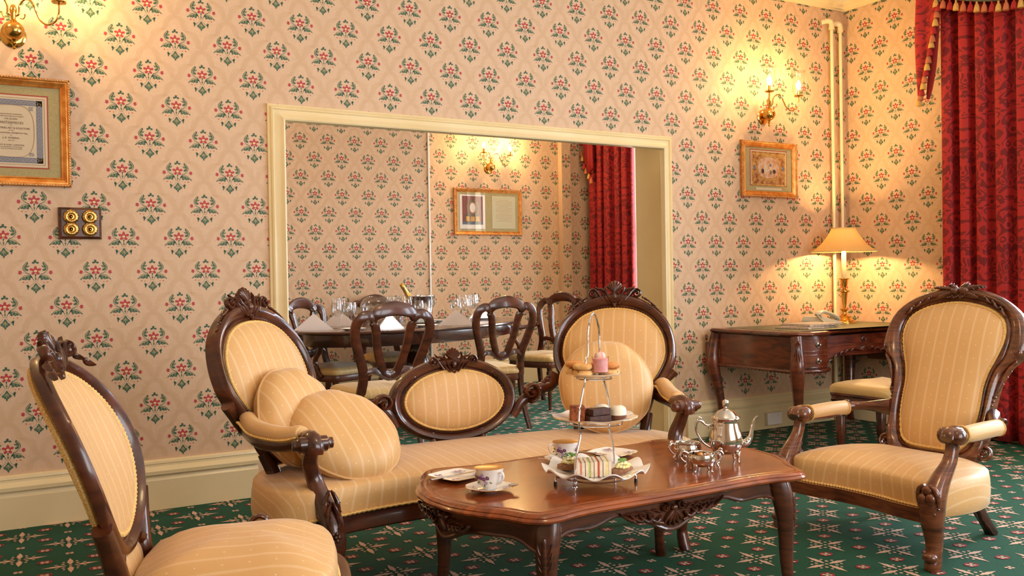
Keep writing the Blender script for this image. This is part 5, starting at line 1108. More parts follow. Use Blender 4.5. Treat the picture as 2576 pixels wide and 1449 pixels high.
# large title-page print, left
t, m = picture('large gilt-framed printed title page with ornamental border, at the left edge', .108, 1.86, -.002, .50, .512, .044)
card(t, m, 'mount', 0, 0, .43, .44, .003, 'mount'); outline(t, m, 'red_slip', 0, 0, .30, .335, .006, .0042, 'redline'); card(t, m, 'sheet', 0, 0, .300, .335, .0045, 'sheet')
outline(t, m, 'border_line', 0, 0, .276, .310, .002, .0055, 'tan')
q = MB(m)
for sx, sy, w, h in ((0, 1, .262, .026), (0, -1, .262, .026), (-1, 0, .026, .296), (1, 0, .026, .296)): q.box((sx*.118, sy*.135, .0056), (w, h, .0006))
q.build('blue_border', 'blueprint', t, smooth=0)
q = MB(m); R_ = random.Random(3)
for i in range(16):
    for sx in (-1, 1): q.tube([(sx*.118+.008*cos(a), -.13+i*.0173+.006*sin(a), .0062) for a in [2*pi*k/8 for k in range(8)]], .0007, n=4, closed=True)
for i in range(13):
    for sy in (-1, 1): q.tube([(-.105+i*.0175+.007*cos(a), sy*.135+.007*sin(a), .0062) for a in [2*pi*k/8 for k in range(8)]], .0007, n=4, closed=True)
struct(q.build('border_scrollwork', 'sheet', t, smooth=0), 'stuff')
q = MB(m); arc = []
for i in range(64):
    a = 2*pi*i/64; arc.append((.095*math.copysign(abs(cos(a))**.55, cos(a)), .122*math.copysign(abs(sin(a))**.75, sin(a)), .0064))
q.tube(arc, .0009, n=4, closed=True); q.build('cartouche_line', 'tan', t)
q = MB(m)
for sx in (-1, 1):
    for sy in (-1, 1):
        for k in range(4): q.scroll((sx*(.088-.010*(k % 2)), sy*(.112-.009*(k//2))), .006, 1.2, k, sx, .18, .0006, .0058, 10)
struct(q.build('corner_scrolls', 'blueprint', t, smooth=0), 'stuff')
for s, z, sz, sx in (('DEDICATED BY COMMAND', .078, .0075, 1), ('TO HER MOST GRACIOUS MAJESTY,', .068, .0068, 1), ('THE QUEEN.', .056, .010, 1), ('MASTERPIECES', .038, .0165, .95), ('OF', .026, .006, 1), ('INDUSTRIAL·ART & SCULPTURE', .013, .0125, .88), ('AT THE', .002, .006, 1), ('INTERNATIONAL EXHIBITION 1862,', -.010, .0092, .95), ('BY', -.021, .006, 1), ('J. B. WARING.', -.033, .0115, 1), ('VOL. III.', -.045, .0078, 1), ('DAY & SON, LONDON.', -.066, .0105, 1), ('LITHOGRAPHERS TO THE QUEEN', -.076, .006, 1), ('& H.R.H. THE PRINCE OF WALES', -.084, .006, 1)):
    text(s, sz, 'title_text', 'ink', t, (0, -.0062, z), sx=sx)
card(t, m, 'glazing', 0, 0, .415, .426, .0085, 'glass')
# small square colour print, right
t, m = picture('small gilt-framed colour print of an ornate coat of arms scene, right of the opening', 5.004, 1.906, -.002, .565, .410, .045, radians(0))
card(t, m, 'mount', 0, 0, .48, .33, .003, 'mount'); outline(t, m, 'red_slip', 0, .012, .362, .252, .006, .0042, 'redline'); card(t, m, 'pale_line', 0, .012, .362, .252, .0045, 'sheet')
M['art'] = noisy('print_colours', (150, 70, 40), (210, 160, 90), 38, .6); card(t, m, 'print', 0, .012, .344, .236, .0052, 'art')
M['artgold'] = noisy('print_gold', (190, 130, 50), (226, 180, 100), 60, .6); M['artpale'] = noisy('print_pale', (206, 140, 100), (232, 200, 170), 26, .6); M['artblue'] = plain('print_blue', (110, 124, 150), .6); M['artgreen'] = plain('print_green', (120, 140, 80), .6); M['artdark'] = plain('print_dark', (60, 44, 50), .6)
q = MB(m); q.sweep([(.112*math.copysign(abs(cos(a))**.8, cos(a)), .014+.082*math.copysign(abs(sin(a))**.8, sin(a)), .0062) for a in [2*pi*i/40 for i in range(40)]], [(0, 0), (.010, 0), (.010, .0008), (0, .0008)]); rectframe(q, .318, .212, [(0, .0062), (.012, .0062), (.012, .007), (0, .007)])
for k in range(12): a = 2*pi*k/12; q.scroll((.128*cos(a), .014+.096*sin(a)), .011, 1.2, a, 1, .25, .0006, .0064, 10)
q.build('gold_scrollwork', 'artgold', t, smooth=0)
q = MB(m); q.pad([(.108*math.copysign(abs(cos(a))**.8, cos(a)), .014+.078*math.copysign(abs(sin(a))**.8, sin(a))) for a in [2*pi*i/40 for i in range(40)]], [(1, .0060), (0, .0061)]); q.build('scene_ground', 'artpale', t, smooth=0)
q = MB(m)
for cx, cz, a, b in ((-.145, .012, .012, .018), (.145, .012, .012, .018), (0, .103, .014, .010), (.018, .034, .010, .012)): q.pad([(cx+a*cos(u), cz+b*sin(u)) for u in [2*pi*i/16 for i in range(16)]], [(1, .0066), (0, .0067)])
q.build('blue_panels', 'artblue', t, smooth=0)
q = MB(m)
for cx, cz, a, b in ((-.032, .006, .020, .030), (-.034, .040, .007, .007), (.020, .012, .010, .022), (.020, .048, .006, .007)): q.pad([(cx+a*cos(u), cz+b*sin(u)) for u in [2*pi*i/16 for i in range(16)]], [(1, .0064), (0, .0065)])
q.build('printed_figures', 'sheet', t, smooth=0)
q = MB(m)
for cx, cz, a, b in ((.014, -.020, .004, .018), (.026, -.020, .004, .018), (.055, -.012, .016, .016), (-.062, -.012, .014, .018)): q.pad([(cx+a*cos(u), cz+b*sin(u)) for u in [2*pi*i/12 for i in range(12)]], [(1, .0068), (0, .0069)])
q.build('dark_details', 'artdark', t, smooth=0)
card(t, m, 'caption_strip', 0, -.142, .26, .018, .005, 'sheet'); card(t, m, 'glazing', 0, 0, .475, .32, .0085, 'glass')
# wide print in the dining room
t, m = picture('wide gilt-framed picture of a carved dresser beside a text sheet, in the far room', 4.651, 1.853, 3.678, .825, .492, .040)
card(t, m, 'mount', 0, 0, .75, .42, .003, 'mount'); card(t, m, 'white_sheet', -.19, .0, .305, .365, .0045, 'white'); outline(t, m, 'sheet_line', -.19, 0, .305, .365, .003, .0045, 'artdark')
M['maroon'] = plain('maroon_ground', (126, 50, 52), .6); M['slate'] = plain('slate_floor', (78, 96, 116), .6)
card(t, m, 'print_ground', -.19, .015, .245, .30, .0055, 'maroon'); card(t, m, 'print_floor', -.19, -.122, .245, .028, .0062, 'slate')
q = MB(m); q.box((-.19, -.075, .0064), (.19, .070, .001)); q.box((-.19, -.030, .0064), (.15, .030, .001)); q.box((-.19, -.038, .0068), (.20, .010, .001))
for k in (-1, 1): q.tube([(-.19+k*.052, -.02, .0066, .012, .001), (-.19+k*.066, .03, .0066, .010, .001), (-.19+k*.056, .085, .0066, .012, .001), (-.19, .125, .0066, .014, .001)], n=6, sm=4)
q.build('printed_dresser', 'apron', t, smooth=0)
q = MB(m); q.pad([(-.19+.032*cos(u), .042+.050*sin(u)) for u in [2*pi*i/24 for i in range(24)]], [(1, .0072), (0, .0073)]); q.build('printed_mirror', 'white', t, smooth=0)
q = MB(m); q.sweep([(-.19+.034*cos(u), .042+.052*sin(u), .0072) for u in [2*pi*i/24 for i in range(24)]], [(0, 0), (.006, 0), (.006, .001), (0, .001)])
for k in (-1, 1):
    for j in range(3): q.box((-.19+.058*(j-1), -.075, .0072), (.046, .050, .0008)) if k > 0 else None
q.build('printed_panels', 'artgold', t, smooth=0)
card(t, m, 'text_sheet', .19, 0, .29, .35, .0045, 'mount_pale'); outline(t, m, 'text_sheet_line', .19, 0, .29, .35, .002, .0048, 'blueprint')
q = MB(m)
for i in range(17): q.box((.19, .13-.014*i, .0056), (.20 if i % 5 else .12, .0022, .0003))
struct(q.build('text_lines', 'tan', t, smooth=0), 'stuff'); card(t, m, 'glazing', 0, 0, .745, .415, .0085, 'glass')
# switch plate
sp = thing('light_switch', 'dark wooden plate with four fluted round brass dolly switches on the left wall', 'light switch', (.392, -.0, 1.432)); m = frame((0, 0, 0), (1, 0, 0), (0, 0, 1))
q = MB(m); o = [(-.094, -.076), (.094, -.076), (.094, .076), (-.094, .076)]; q.loft([[(x*k, y*(1-(1-k)*1.2), z) for x, y in o] for k, z in ((1, 0), (1, .010), (.99, .014), (.87, .024))]); q.build('wood_plate', 'mahog', sp, smooth=0)
for sx in (-1, 1):
    for sy in (-1, 1):
        mm = m @ Matrix.Translation((sx*.041, sy*.030, .024)); d = MB(mm).lathe([(.030, 0), (.032, .002), (.0335, .006), (.030, .012), (.022, .016), (.014, .014), (.012, .012)], 48, flute=(12, .0022)).build('switch_dome', 'brass_old', sp, smooth=60)
        MB(mm).lathe([(.013, .012), (.012, .016), (.008, .0165), (.0065, .012), (0, .012)], 20).build('switch_collar', 'brass', d); MB(mm).ball((0, -.001, .018), (.004, .0045, .008), 8, 6).build('dolly', 'brass', d)
# wall sconces
def sconce(label, loc, glass=True, power=7., arms=((-.9, -.9, 0), (.42, -.42, 0)), shadeH=.16):
    t = thing('wall_sconce', label, 'wall light', loc, 0, 'two-arm brass wall sconces')
    q = MB(); q.lathe([(0, 0), (.050, .0), (.055, .004), (.048, .010), (.030, .014), (0, .016)], 28); q.v = [(x, -z, y-.01) for x, y, z in q.v]; q.build('backplate', 'brass', t)
    q = MB(); q.ball((0, -.065, 0), (.046, .046, .044), 28, 16); q.lathe([(.012, .040), (.016, .044), (.010, .050), (.012, .075), (.017, .095), (.010, .115), (.006, .120)], 18, c=(0, -.065, 0)); q.lathe([(.0, -.088), (.006, -.086), (.009, -.080), (.004, -.072), (.007, -.066), (.015, -.060), (.006, -.054), (.010, -.046), (.016, -.040)], 18, c=(0, -.065, 0)); q.tube([(0, -.06, 0, .012), (0, -.01, 0, .014)], n=12); q.build('ball_stem', 'brass', t)
    for i, (ex, ey, _) in enumerate(arms):
        L = math.hypot(ex, ey); ux, uy = ex/L, ey/L; D = lambda r, z: (r*ux, -.065+r*uy, z)
        q = MB(); q.tube(spl([D(.006, .065), D(.026, .075), D(.030, .115), D(.056, .142), D(.086, .132), D(.104, .090), D(.124, .046), D(.156, .024), D(.192, .036), D(.210, .072), D(.212, .118)], 6), .0042, n=8)
        q.tube([D(.03, .056), D(.045, .052), D(.052, .060), D(.056, .074), D(.050, .070)], .0022, n=6, sm=4)
        a = q.build('arm', 'brass', t); c = D(.212, .118)
        MB().lathe([(0, 0), (.010, .001), (.030, .004), (.033, .009), (.032, .012), (.022, .010), (.012, .012), (.012, .050), (.0, .050)], 24, c=c).build('drip_pan', 'brass', a)
        MB().lathe([(.0105, .050), (.0105, .062), (0, .062)], 16, c=c).build('candle_sleeve', 'white', a)
        MB().lathe([(.0, .062), (.010, .064), (.0165, .080), (.0155, .095), (.007, .114), (.001, .124), (0, .124)], 18, c=c).build('candle_bulb', 'bulb', a)
        if glass: MB().lathe([(.020, .012), (.030, .018), (.043, .040), (.046, .065), (.040, .095), (.038, .125), (.042, .165), (.050, .185)], 36, c=c).tube([(c[0]+.050*cos(2*pi*i/36), c[1]+.050*sin(2*pi*i/36), c[2]+.185) for i in range(36)], .0011, n=5, closed=True).build('glass_shade', 'shadeglass', a, smooth=80)
        light_at((loc[0]+c[0]+ux*.0, loc[1]+c[1]-.03, loc[2]+c[2]+.10), power)
    return t
M['shadeglass'] = thin_glass('hurricane_glass', (.985, .99, .98), f0=.06)
SA = ((-.10, -.90, 0), (.90, -.42, 0))
sconce('brass two-candle wall sconce with clear glass shades, right of the opening', (4.955, -.001, 2.30), True, 14, ((-.70, -.71, 0), (.80, -.59, 0)))
sconce('brass wall sconce with glass shades cut off by the top left corner', (.125, -.001, 2.315), True, 14, ((-.86, -.5, 0), (.86, -.5, 0)))
sconce('brass two-candle wall sconce without shades above the wide picture in the far room', (4.66, 3.679, 2.33), False, 14, ((-.75, -.66, 0), (.95, -.25, 0)))
sconce('brass wall sconce on the far room wall hidden left of the opening', (1.15, 3.234, 2.33), False, 18, ((-.75, -.66, 0), (.95, -.25, 0)))
# heating pipes in the corner
for i, (x, zt, lab) in enumerate(((5.655, 3.045, 'left of two cream-painted heating pipes rising in the corner'), (5.752, 3.035, 'right of two cream-painted heating pipes, next to the corner'))):
    t = thing('heating_pipe', lab, 'pipe', (x, -.045, 0), 0, 'heating pipes in the corner')
    lmb([(0, 0, 0), (0, 0, zt)], .0128, n=16).build('pipe', 'paint', t)
    q = MB(); q.tube([(0, 0, zt-.03, .021), (0, 0, zt, .021), (-.006, .003, zt+.022, .021), (-.026, .012, zt+.030, .020), (-.050, .030, zt+.026, .019), (-.062, .043, zt+.024, .018)], n=14, sm=4); q.tube([(0, 0, zt-.034, .024), (0, 0, zt-.024, .024)], n=14); q.build('elbow', 'paint', t)
# socket on the skirting
so_ = thing('wall_socket', 'white plastic socket on the skirting behind the desk', 'socket', (4.985, -.026, .075)); m = frame((0, 0, 0), (1, 0, 0), (0, 0, 1))
q = MB(m); q.box((0, 0, .012), (.150, .090, .024)); q.build('back_box', 'plastic', so_, bevel=.003); q = MB(m); q.box((0, 0, .027), (.146, .086, .006)); b_ = q.build('face_plate', 'china', so_, bevel=.002)
for k in (-1, 1): q = MB(m); q.box((k*.036, .022, .032), (.012, .018, .006)); q.build('switch_rocker', 'china', so_)
# ---------------------------------------------------------------- DESK
dk = thing('writing_desk', 'mahogany writing desk with green leather top and carved cabriole legs in the corner', 'desk', (5.075, -.45, 0))
hx, hy = .72, .385
top = [(-hx, -hy+.06), (-hx, hy), (hx, hy), (hx, -hy+.06), (hx-.03, -hy), (hx-.12, -hy-.035), (hx-.30, -hy-.02), (hx-.34, -hy+.03), (.0, -hy+.055), (-hx+.34, -hy+.03), (-hx+.30, -hy-.02), (-hx+.12, -hy-.035), (-hx+.03, -hy)]
tp_ = []
for i, p in enumerate(top):
    a = top[i-1]; b = top[(i+1) % len(top)]; tp_ += [(p[0]+(a[0]-p[0])*.12, p[1]+(a[1]-p[1])*.12), p, (p[0]+(b[0]-p[0])*.12, p[1]+(b[1]-p[1])*.12)]
tp_ = tp_[::-1]
slab('desk_top', tp_, [(.05, .735), (.016, .735), (.004, .742), (0, .750), (.004, .758), (.012, .763), (.02, .765), (.05, .765)], 'desk', dk)
q = MB(); q.prism([(x*.88, y*.84+.0) for x, y in ((-hx, -hy+.02), (hx, -hy+.02), (hx, hy), (-hx, hy))], .7640, .7662); q.build('leather_inset', 'leather', dk, smooth=0)
q = MB(); q.box((0, .02, .66), (2*hx-.10, 2*hy-.16, .15)); q.build('frieze', 'desk', dk, smooth=0)
for k in (-1, 1):
    q = MB(); q.box((k*(hx-.045), .0, .625), (.03, 2*hy-.12, .215)); q.build('side_panel', 'desk', dk, smooth=0, bevel=.003)
    q = MB(); P = [(k*(hx-.03), -hy+.06+i*(2*hy-.12)/60, .513, .010+.004*abs(sin(i*1.05)), .011+.004*abs(sin(i*1.05))) for i in range(61)]; q.tube(P, n=8); q.build('gadroon_moulding', 'desk', dk, smooth=60)
    x0 = hx-.07; x1 = hx-.345; q = MB(); n_ = 12; fr = [(k*(x0+(x1-x0)*i/n_), -hy+.052-.045*sin(pi*(i/n_*.9+.05))) for i in range(n_+1)]
    def bow(z0, z1, o, name, mt='desk', bev=.002):
        f_ = [(x, y-o) for x, y in fr]; bk = [(k*x1, -.05), (k*x0, -.05)]; pl = f_+bk; q = MB(); q.prism(pl if k < 0 else pl[::-1], z0, z1); return q.build(name, mt, dk, smooth=30)
    bow(.52, .735, 0, 'drawer_case')
    for z0, z1 in ((.535, .617), (.637, .720)):
        f_ = [(x, y-.006) for x, y in fr[1:-1]]; bk = [(k*(x1+.015), -.20), (k*(x0-.015), -.20)]; q = MB(); pl = f_+bk; q.prism(pl if k < 0 else pl[::-1], z0, z1); d_ = q.build('drawer', 'desk', dk, smooth=30)
        q = MB()
        for z in (z0+.002, z1-.002): q.tube([(x, y-.002, z) for x, y in f_], .0025, n=6)
        q.build('cockbead', 'mahog_warm', d_)
        cxk, cyk = fr[6][0], fr[6][1]-.006; mm = frame((cxk, cyk, (z0+z1)/2), (1, 0, 0), (0, 0, 1)); MB(mm).lathe([(.019, 0), (.019, .003), (.016, .004), (.014, .003), (.012, .004), (.006, .005), (.005, .012), (.009, .016), (.008, .021), (0, .022)], 24).build('knob', 'pewter', d_)
    q = MB(); q.tube([(x, y-.012, .513, .010+.004*(i % 2), .011+.004*(i % 2)) for i, (x, y) in enumerate(spl(fr, 2))], n=8); q.build('gadroon_moulding', 'desk', dk, smooth=60)
    for sy in (-1, 1):
        X = k*(hx-.03); Y = sy*(hy-.03)-(.012 if sy < 0 else 0); q = MB()
        q.tube([(X, Y, .735, .036, .036), (X+k*.006, Y+sy*.010, .68, .036, .036), (X+k*.014, Y+sy*.020, .60, .042, .042), (X+k*.016, Y+sy*.022, .53, .046, .046), (X+k*.008, Y+sy*.014, .46, .042, .042), (X-k*.010, Y+sy*.0, .36, .034, .034), (X-k*.026, Y-sy*.012, .24, .028, .028), (X-k*.030, Y-sy*.014, .13, .024, .024), (X-k*.018, Y-sy*.004, .06, .024, .024), (X, Y+sy*.012, .02, .030, .030), (X+k*.004, Y+sy*.016, 0, .028, .028)], n=12, side=(k*.7, sy*.7, 0), sq=.75, sm=5); q.build('leg', 'desk', dk)
        mm = frame((X+k*.045, Y+sy*.050, .60), (-sy*.7, k*.7, 0), (0, 0, 1))
        if mm.to_3x3().col[2].dot(Vector((k, sy, 0))) < 0: mm = frame((X+k*.045, Y+sy*.050, .60), (sy*.7, -k*.7, 0), (0, 0, 1))
        q = MB(mm)
        for j in (-2, -1, 0, 1, 2): q.leaf([(j*.004, .07), (j*.010, .03), (j*.014, -.02), (j*.012, -.06-.01*(2-abs(j)))], .008, .009, -.003*abs(j)*2, 6)
        q.leaf([(0, .12), (.012, .10), (.010, .08)], .009, .010, 0, 5); q.leaf([(0, .12), (-.012, .10), (-.010, .08)], .009, .010, 0, 5); q.build('knee_carving', 'desk', dk, smooth=60)
# knee-hole drawer, arch carving
q = MB(); q.box((0, -hy+.085, .69), (.74, .03, .072)); d_ = q.build('drawer', 'desk', dk, smooth=0, bevel=.002)
q = MB(); rectframe(MB(), 1, 1, [(0, 0)] * 3) if 0 else None
mm = frame((0, -hy+.068, .69), (1, 0, 0), (0, 0, 1)); q = MB(mm); q.tube([(-.365, -.033, 0), (.365, -.033, 0), (.365, .033, 0), (-.365, .033, 0)], .0028, n=6, closed=True, side=(0, 0, 1)); q.build('cockbead', 'mahog_warm', d_); MB(mm).lathe([(.019, 0), (.019, .003), (.014, .004), (.012, .004), (.006, .005), (.005, .012), (.009, .016), (.008, .021), (0, .022)], 24).build('knob', 'pewter', d_)
q = MB(); ar = [(-.385+.77*i/40, .648-.0-(.012+.10*(abs(-1+i/20))**3.2+.018*math.exp(-((i-20)/3.2)**2))) for i in range(41)]; pl = [(x, z) for x, z in ar]+[(.385, .655), (-.385, .655)]
q.m = frame((0, -hy+.085, 0), (1, 0, 0), (0, 0, 1)); q.prism(pl, -.012, .012); q.build('arched_apron', 'desk', dk, smooth=0)
q = MB(q.m); q.tube([(x, z, .014, .005) for x, z in ar], n=6)
for k in (-1, 1):
    for j in range(5): x = k*(.34-.055*j); z = .640-(.012+.10*(abs(x)/.385)**3.2); q.leaf([(x, z-.010), (x-k*.02, z+.006), (x-k*.045, z+.004), (x-k*.055, z-.008)], .009, .009, .012, 5, 3)
for j in (-2, -1, 0, 1, 2): q.leaf([(j*.006, .645), (j*.012, .630), (j*.016, .610+.003*abs(j))], .008, .012, .012, 5)
q.build('arch_carving', 'desk', dk, smooth=60)
# lamp
lp = thing('table_lamp', 'brass candlestick table lamp with pleated cream shade on the desk', 'lamp', (5.49, -.27, .766))
MB().lathe([(.082, 0), (.082, .006), (.074, .012), (.074, .018), (.060, .026), (.046, .044), (.030, .056), (.018, .066), (.014, .080), (.020, .092), (.028, .098), (.020, .104), (.012, .112), (.016, .14), (.022, .19), (.026, .225), (.038, .232), (.038, .238), (.026, .242), (.012, .252), (.016, .262), (.024, .28), (.027, .318), (.040, .326), (.041, .330), (.012, .333), (0, .333)], 36).build('candlestick', 'brass', lp, smooth=45)
q = MB()
for z, r, n_ in ((.060, .046, 30), (.100, .028, 22), (.235, .038, 26), (.328, .041, 28)):
    for i in range(n_): a = 2*pi*i/n_; q.ball((r*cos(a), r*sin(a), z-(.012 if z < .07 else 0)), .0032, 6, 4)
struct(q.build('beading', 'brass', lp, smooth=80), 'stuff')
M['candle'] = plain('cream_candle_tube', (240, 216, 160), .5); MB().lathe([(.016, .333), (.016, .530), (.010, .536), (0, .536)], 20).build('candle_tube', 'candle', lp)
q = NT('lamp_shade_silk'); tl = q.n('ShaderNodeBsdfTranslucent'); tl.inputs[0].default_value = lin((250, 226, 176)); df = q.n('ShaderNodeBsdfDiffuse'); df.inputs[0].default_value = lin((236, 206, 150)); mx = q.n('ShaderNodeMixShader', i_0=.62, i_1=df.outputs[0], i_2=tl.outputs[0]); q.link(mx.outputs[0], q.out.inputs[0]); M['shade'] = q.m
rings = []; N_ = 96
for r, z in ((.233, .528), (.228, .534), (.196, .552), (.160, .585), (.128, .625), (.104, .662), (.088, .694), (.086, .700)):
    rings.append([(r*(1-.030*abs(sin(4*2*pi*j/N_)))*cos(2*pi*j/N_), r*(1-.030*abs(sin(4*2*pi*j/N_)))*sin(2*pi*j/N_), z) for j in range(N_)])
MB().loft(rings, cap=(0, 0)).build('shade', 'shade', lp, smooth=30, solid=.0015)
q = MB()
for i in (0, -1): q.tube(rings[i], .003, n=6, closed=True)
q.build('shade_trim', 'cream', lp)
MB().lathe([(0, .575), (.012, .58), (.020, .60), (.018, .625), (0, .64)], 16).build('bulb', 'bulb', lp)
light_at((5.49, -.27, .766+.607), 62, (1, .62, .26), .03)
# telephone
ph = thing('telephone', 'ivory push-button telephone with coiled cord on the desk', 'telephone', (5.225, -.29, .767), radians(8))
q = MB(); q.loft([[(-.13, -.085, 0), (.13, -.085, 0), (.13, .085, 0), (-.13, .085, 0)], [(-.13, -.085, .03), (.13, -.085, .012), (.13, .085, .012), (-.13, .085, .03)], [(-.115, -.078, .062), (.118, -.078, .020), (.118, .078, .020), (-.115, .078, .062)]]); q.build('base', 'plastic', ph, smooth=0, bevel=.006)
q = MB(); q.tube([(-.135, -.055, .070, .026, .014), (-.115, -.055, .088, .026, .013), (-.06, -.055, .092, .020, .012), (.03, -.055, .072, .020, .012), (.085, -.055, .050, .026, .015), (.112, -.055, .034, .026, .013)], n=12, side=(0, 0, 1), sq=.7, sm=5); q.build('handset', 'plastic', ph)
for i in range(4):
    for j in range(3): q = MB(); q.box((-.01+.026*i, .015+.022*j, .050-.0048*i+.0), (.014, .012, .008)); q.build('key', 'white', ph, smooth=0, bevel=.001)
q = MB(); P = []
for i in range(170): u = i/169; x = -.14-.01*sin(pi*u)+.03*u; z = .075-.062*u; y = -.055-.045*u; P.append((x+.007*cos(i*.75), y, z+.007*sin(i*.75)*.8+.003))
q.tube(P, .0022, n=5); q.build('coiled_cord', 'plastic', ph)
# newspapers on the desk
M['newsprint'] = noisy('newsprint', (150, 120, 96), (206, 188, 166), 34, .8, stretch=(1, 5, 1)); M['newsedge'] = plain('folded_paper', (176, 160, 146), .7)
for i, (x, y, r, lab) in enumerate(((4.80, -.52, 12, 'folded newspaper lying on the left of the desk, lower one'), (4.88, -.50, 4, 'folded newspaper on top of another, left of the telephone'))):
    t = thing('newspaper', lab, 'newspaper', (x, y, .7665+.0145*i), radians(r), 'newspapers on the desk'); q = MB(); q.box((0, 0, .004), (.36, .25, .008)); q.build('outer_sheets', 'newsprint', t, smooth=0, bevel=.003); q = MB(); q.box((.01, .005, .011), (.34, .235, .005)); q.build('inner_sheets', 'newsedge', t, smooth=0, bevel=.002)
# desk chair
dc = thing('desk_chair', 'upholstered desk chair with dotted cream seat and reeded legs, pushed to the desk', 'chair', (4.80, -1.14, 0), pi)
q = MB(); o = spl([(-.20, .20), (-.225, .0), (-.235, -.18), (-.22, -.215), (0, -.225), (.22, -.215), (.235, -.18), (.225, .0), (.20, .20), (0, .21)], 5, True); seatpad(q, o, .385, .445, .028, c=(0, 0)); q.build('seat_cushion', 'cream', dc, smooth=70)
q = MB(); q.sweep([(x, y, 0) for x, y in o], [(-.03, .335), (-.006, .332), (.0, .345), (-.004, .352), (-.003, .37), (.003, .375), (.001, .388), (-.03, .39)], (0, 0, 1)); q.build('seat_frame', 'mahog', dc)
for k in (-1, 1):
    MB(Matrix.Translation((k*.19, -.175, 0))).lathe([(.014, 0), (.018, .03), (.022, .05), (.018, .06), (.024, .08), (.030, .24), (.024, .25), (.034, .262), (.022, .275), (.036, .29), (.040, .31), (.034, .33), (.034, .335)], 32, flute=(8, .0025)).build('leg', 'mahog', dc, smooth=50)
    lmb([(k*.18, .19, .40, .020), (k*.18, .20, .25, .020), (k*.185, .24, .0, .018)], n=8, side=(0, 1, 0), sq=.5, sm=4).build('leg', 'mahog', dc)
    lmb([(k*.185, .195, .40, .020), (k*.17, .215, .52, .018), (k*.19, .25, .66, .018), (k*.15, .275, .76, .018), (0, .285, .79, .024)], n=8, side=(0, 1, 0), sq=.6, sm=5).build('back_stile', 'mahog', dc)
lmb([(-.175, .22, .56, .014), (0, .225, .585, .020), (.175, .22, .56, .014)], n=8, side=(0, 1, 0), sm=5).build('back_rail', 'mahog', dc)
# ---------------------------------------------------------------- CURTAINS
def drape(name, x, y0, y1, z0, z1, folds, amp, parent, seed, mat='velvet', gather=0., side=-1):
    R = random.Random(seed); n = folds*14; rows = 16; ph = [R.uniform(-.5, .5) for _ in range(folds+2)]; am = [R.uniform(.7, 1.25) for _ in range(folds+2)]; rings = []; us = []
    for r in range(rows+1):
        v = r/rows; z = z0+(z1-z0)*v; row = []; s = 0; prev = None
        for i in range(n+1):
            u = i/n; f = int(u*folds); a = amp*am[f]*(1-.25*v); w = 2*pi*(u*folds)+ph[0]*sin(3*v)+.5*sin(2*pi*u*2+seed)
            y = y0+(y1-y0)*(u+gather*(v-.5)*(u-.5))+.25*a*sin(2*w); xx = x+side*a*(sin(w)+.25*sin(2*w+1))
            p = (xx, y, z); s += math.hypot(p[0]-prev[0], p[1]-prev[1]) if prev else 0; prev = p; row.append(p); us.append((s, z))
        rings.append(row)
    q = MB(); q.loft(rings, cap=(0, 0), ring_closed=False, uvs=us); return q.build(name, mat, parent, smooth=80, solid=.003)
cu = thing('curtain', 'full-length red damask curtain with tasselled pelmet at the right edge', 'curtain', (0, 0, 0))
drape('curtain_drop', 5.74, -.915, -1.95, .02, 3.06, 8, .060, cu, 4)
# swag tail at the left edge and pelmet swag across the top
q = MB(); rings = []; us = []
for r in range(25):
    v = r/24; zt = 3.19; zb = 2.32+.60*min(1, max(0, 0)); row = []
    for i in range(15):
        u = i/14; yl = -.735-.0*v; zlow = 2.36+(3.02-2.36)*(u**1.15); z = zt+(zlow-zt)*v; y = -.80-(.20*u)*(1-.18*v) ; row.append((5.66-.018*sin(u*9+1.2)-.01*v, y-.02*sin(pi*v)*(1-u)*-1, z)); us.append((y, z))
    rings.append(row)
q.loft(rings, cap=(0, 0), ring_closed=False, uvs=us); q.build('swag_tail', 'velvet', cu, smooth=80, solid=.004)
q = MB(); q.tube([(5.668, -.93, 2.98, .03, .01), (5.672, -.895, 2.60, .03, .01), (5.674, -.865, 2.42, .025, .008), (5.674, -.85, 2.33, .012, .006)], n=8, side=(1, 0, 0), sm=4); q.build('swag_lining', 'lining', cu)
q = MB(); rings = []; us = []
for r in range(13):
    v = r/12; row = []
    for i in range(41):
        u = i/40; y = -.93-1.15*u; sag = .17*sin(pi*min(1, u*.9+.02))+.03; z = 3.19-v*(.13+sag); row.append((5.655-.022*sin(v*16+u*1.5)*(.4+v)-.02*v, y, z+.02*sin(u*pi)*sin(v*9))); us.append((y, z))
    rings.append(row)
q.loft(rings, cap=(0, 0), ring_closed=False, uvs=us); q.build('pelmet_swag', 'velvet', cu, smooth=80, solid=.004)
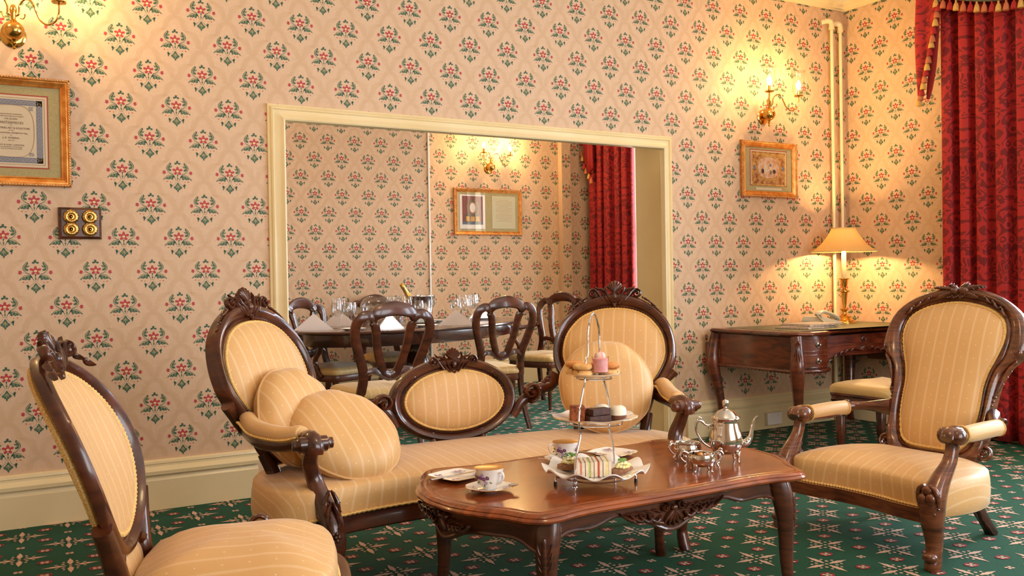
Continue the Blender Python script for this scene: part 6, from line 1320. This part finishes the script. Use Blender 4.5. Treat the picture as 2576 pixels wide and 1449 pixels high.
M['t_gold'] = noisy('gold_tassel', (196, 140, 60), (236, 190, 104), 200, .8, bump=.6); M['t_red'] = noisy('red_tassel', (150, 24, 24), (190, 44, 36), 200, .8, bump=.6); M['t_mix'] = noisy('red_gold_tassel', (176, 60, 40), (226, 150, 90), 260, .8, bump=.6, stretch=(6, 6, 1)); M['t_green'] = noisy('grey_green_fringe', (70, 74, 58), (110, 112, 86), 200, .8, bump=.6)
def tassel(p, mt, s=1., par=None):
    q = MB(); q.lathe([(0, .012*s), (.004*s, .010*s), (.005*s, .004*s), (.0035*s, 0), (.009*s, -.006*s), (.014*s, -.022*s), (.0165*s, -.040*s), (.0150*s, -.043*s), (0, -.041*s)], 14, c=p, flute=(7, .0012)); return q.build('tassel', mt, par, smooth=70)
lo = [(5.632-.022*sin(16+u*1.5)*1.4, -.93-1.15*u, 3.19-(.16+.17*sin(pi*min(1, u*.9+.02)))) for u in [i/40 for i in range(41)]]
lo2 = [(5.645, -.80-(.20*u)*(1-.18), 2.36+(3.02-2.36)*(u**1.15)) for u in [i/14 for i in range(15)]]
for P, c in ((lo, 24), (lo2, 15)):
    q = MB(); q.tube(P, .008, n=6); q.build('braid_edge', 't_green', cu); q = MB(); q.tube([(x-.004, y, z+.006) for x, y, z in P], .003, n=5); q.build('braid_stripe', 't_gold', cu)
    S_ = spl(P, 4)
    for i in range(c): p = S_[int((i+.4)*(len(S_)-1)/c)]; tassel((p[0]-.006, p[1], p[2]-.022), ('t_gold', 't_mix', 't_red')[i % 3], 1.25, cu)
cu2 = thing('curtain', 'red damask curtain beside the bright window in the far room', 'curtain', (0, 0, 0))
drape('curtain_drop', 5.94, 3.60, 2.83, .03, 2.75, 5, .060, cu2, 9)
q = MB(); q.add([(5.86, 3.60, 2.78), (5.86, 3.44, 2.78), (5.86, 3.42, 2.36), (5.86, 3.50, 2.30), (5.86, 3.59, 2.48)], [(0, 1, 2, 3, 4)]); q.build('swag_tail', 'velvet', cu2, solid=.02)
P = [(5.85, 3.64, 2.76), (5.85, 3.655, 2.60), (5.85, 3.62, 2.48), (5.85, 3.56, 2.36), (5.85, 3.49, 2.28), (5.85, 3.46, 2.24)]
S_ = spl(P, 4)
for i in range(9): p = S_[int(i*(len(S_)-1)/8)]; tassel(p, ('t_gold', 't_red', 't_mix')[i % 3], 1.3, cu2)
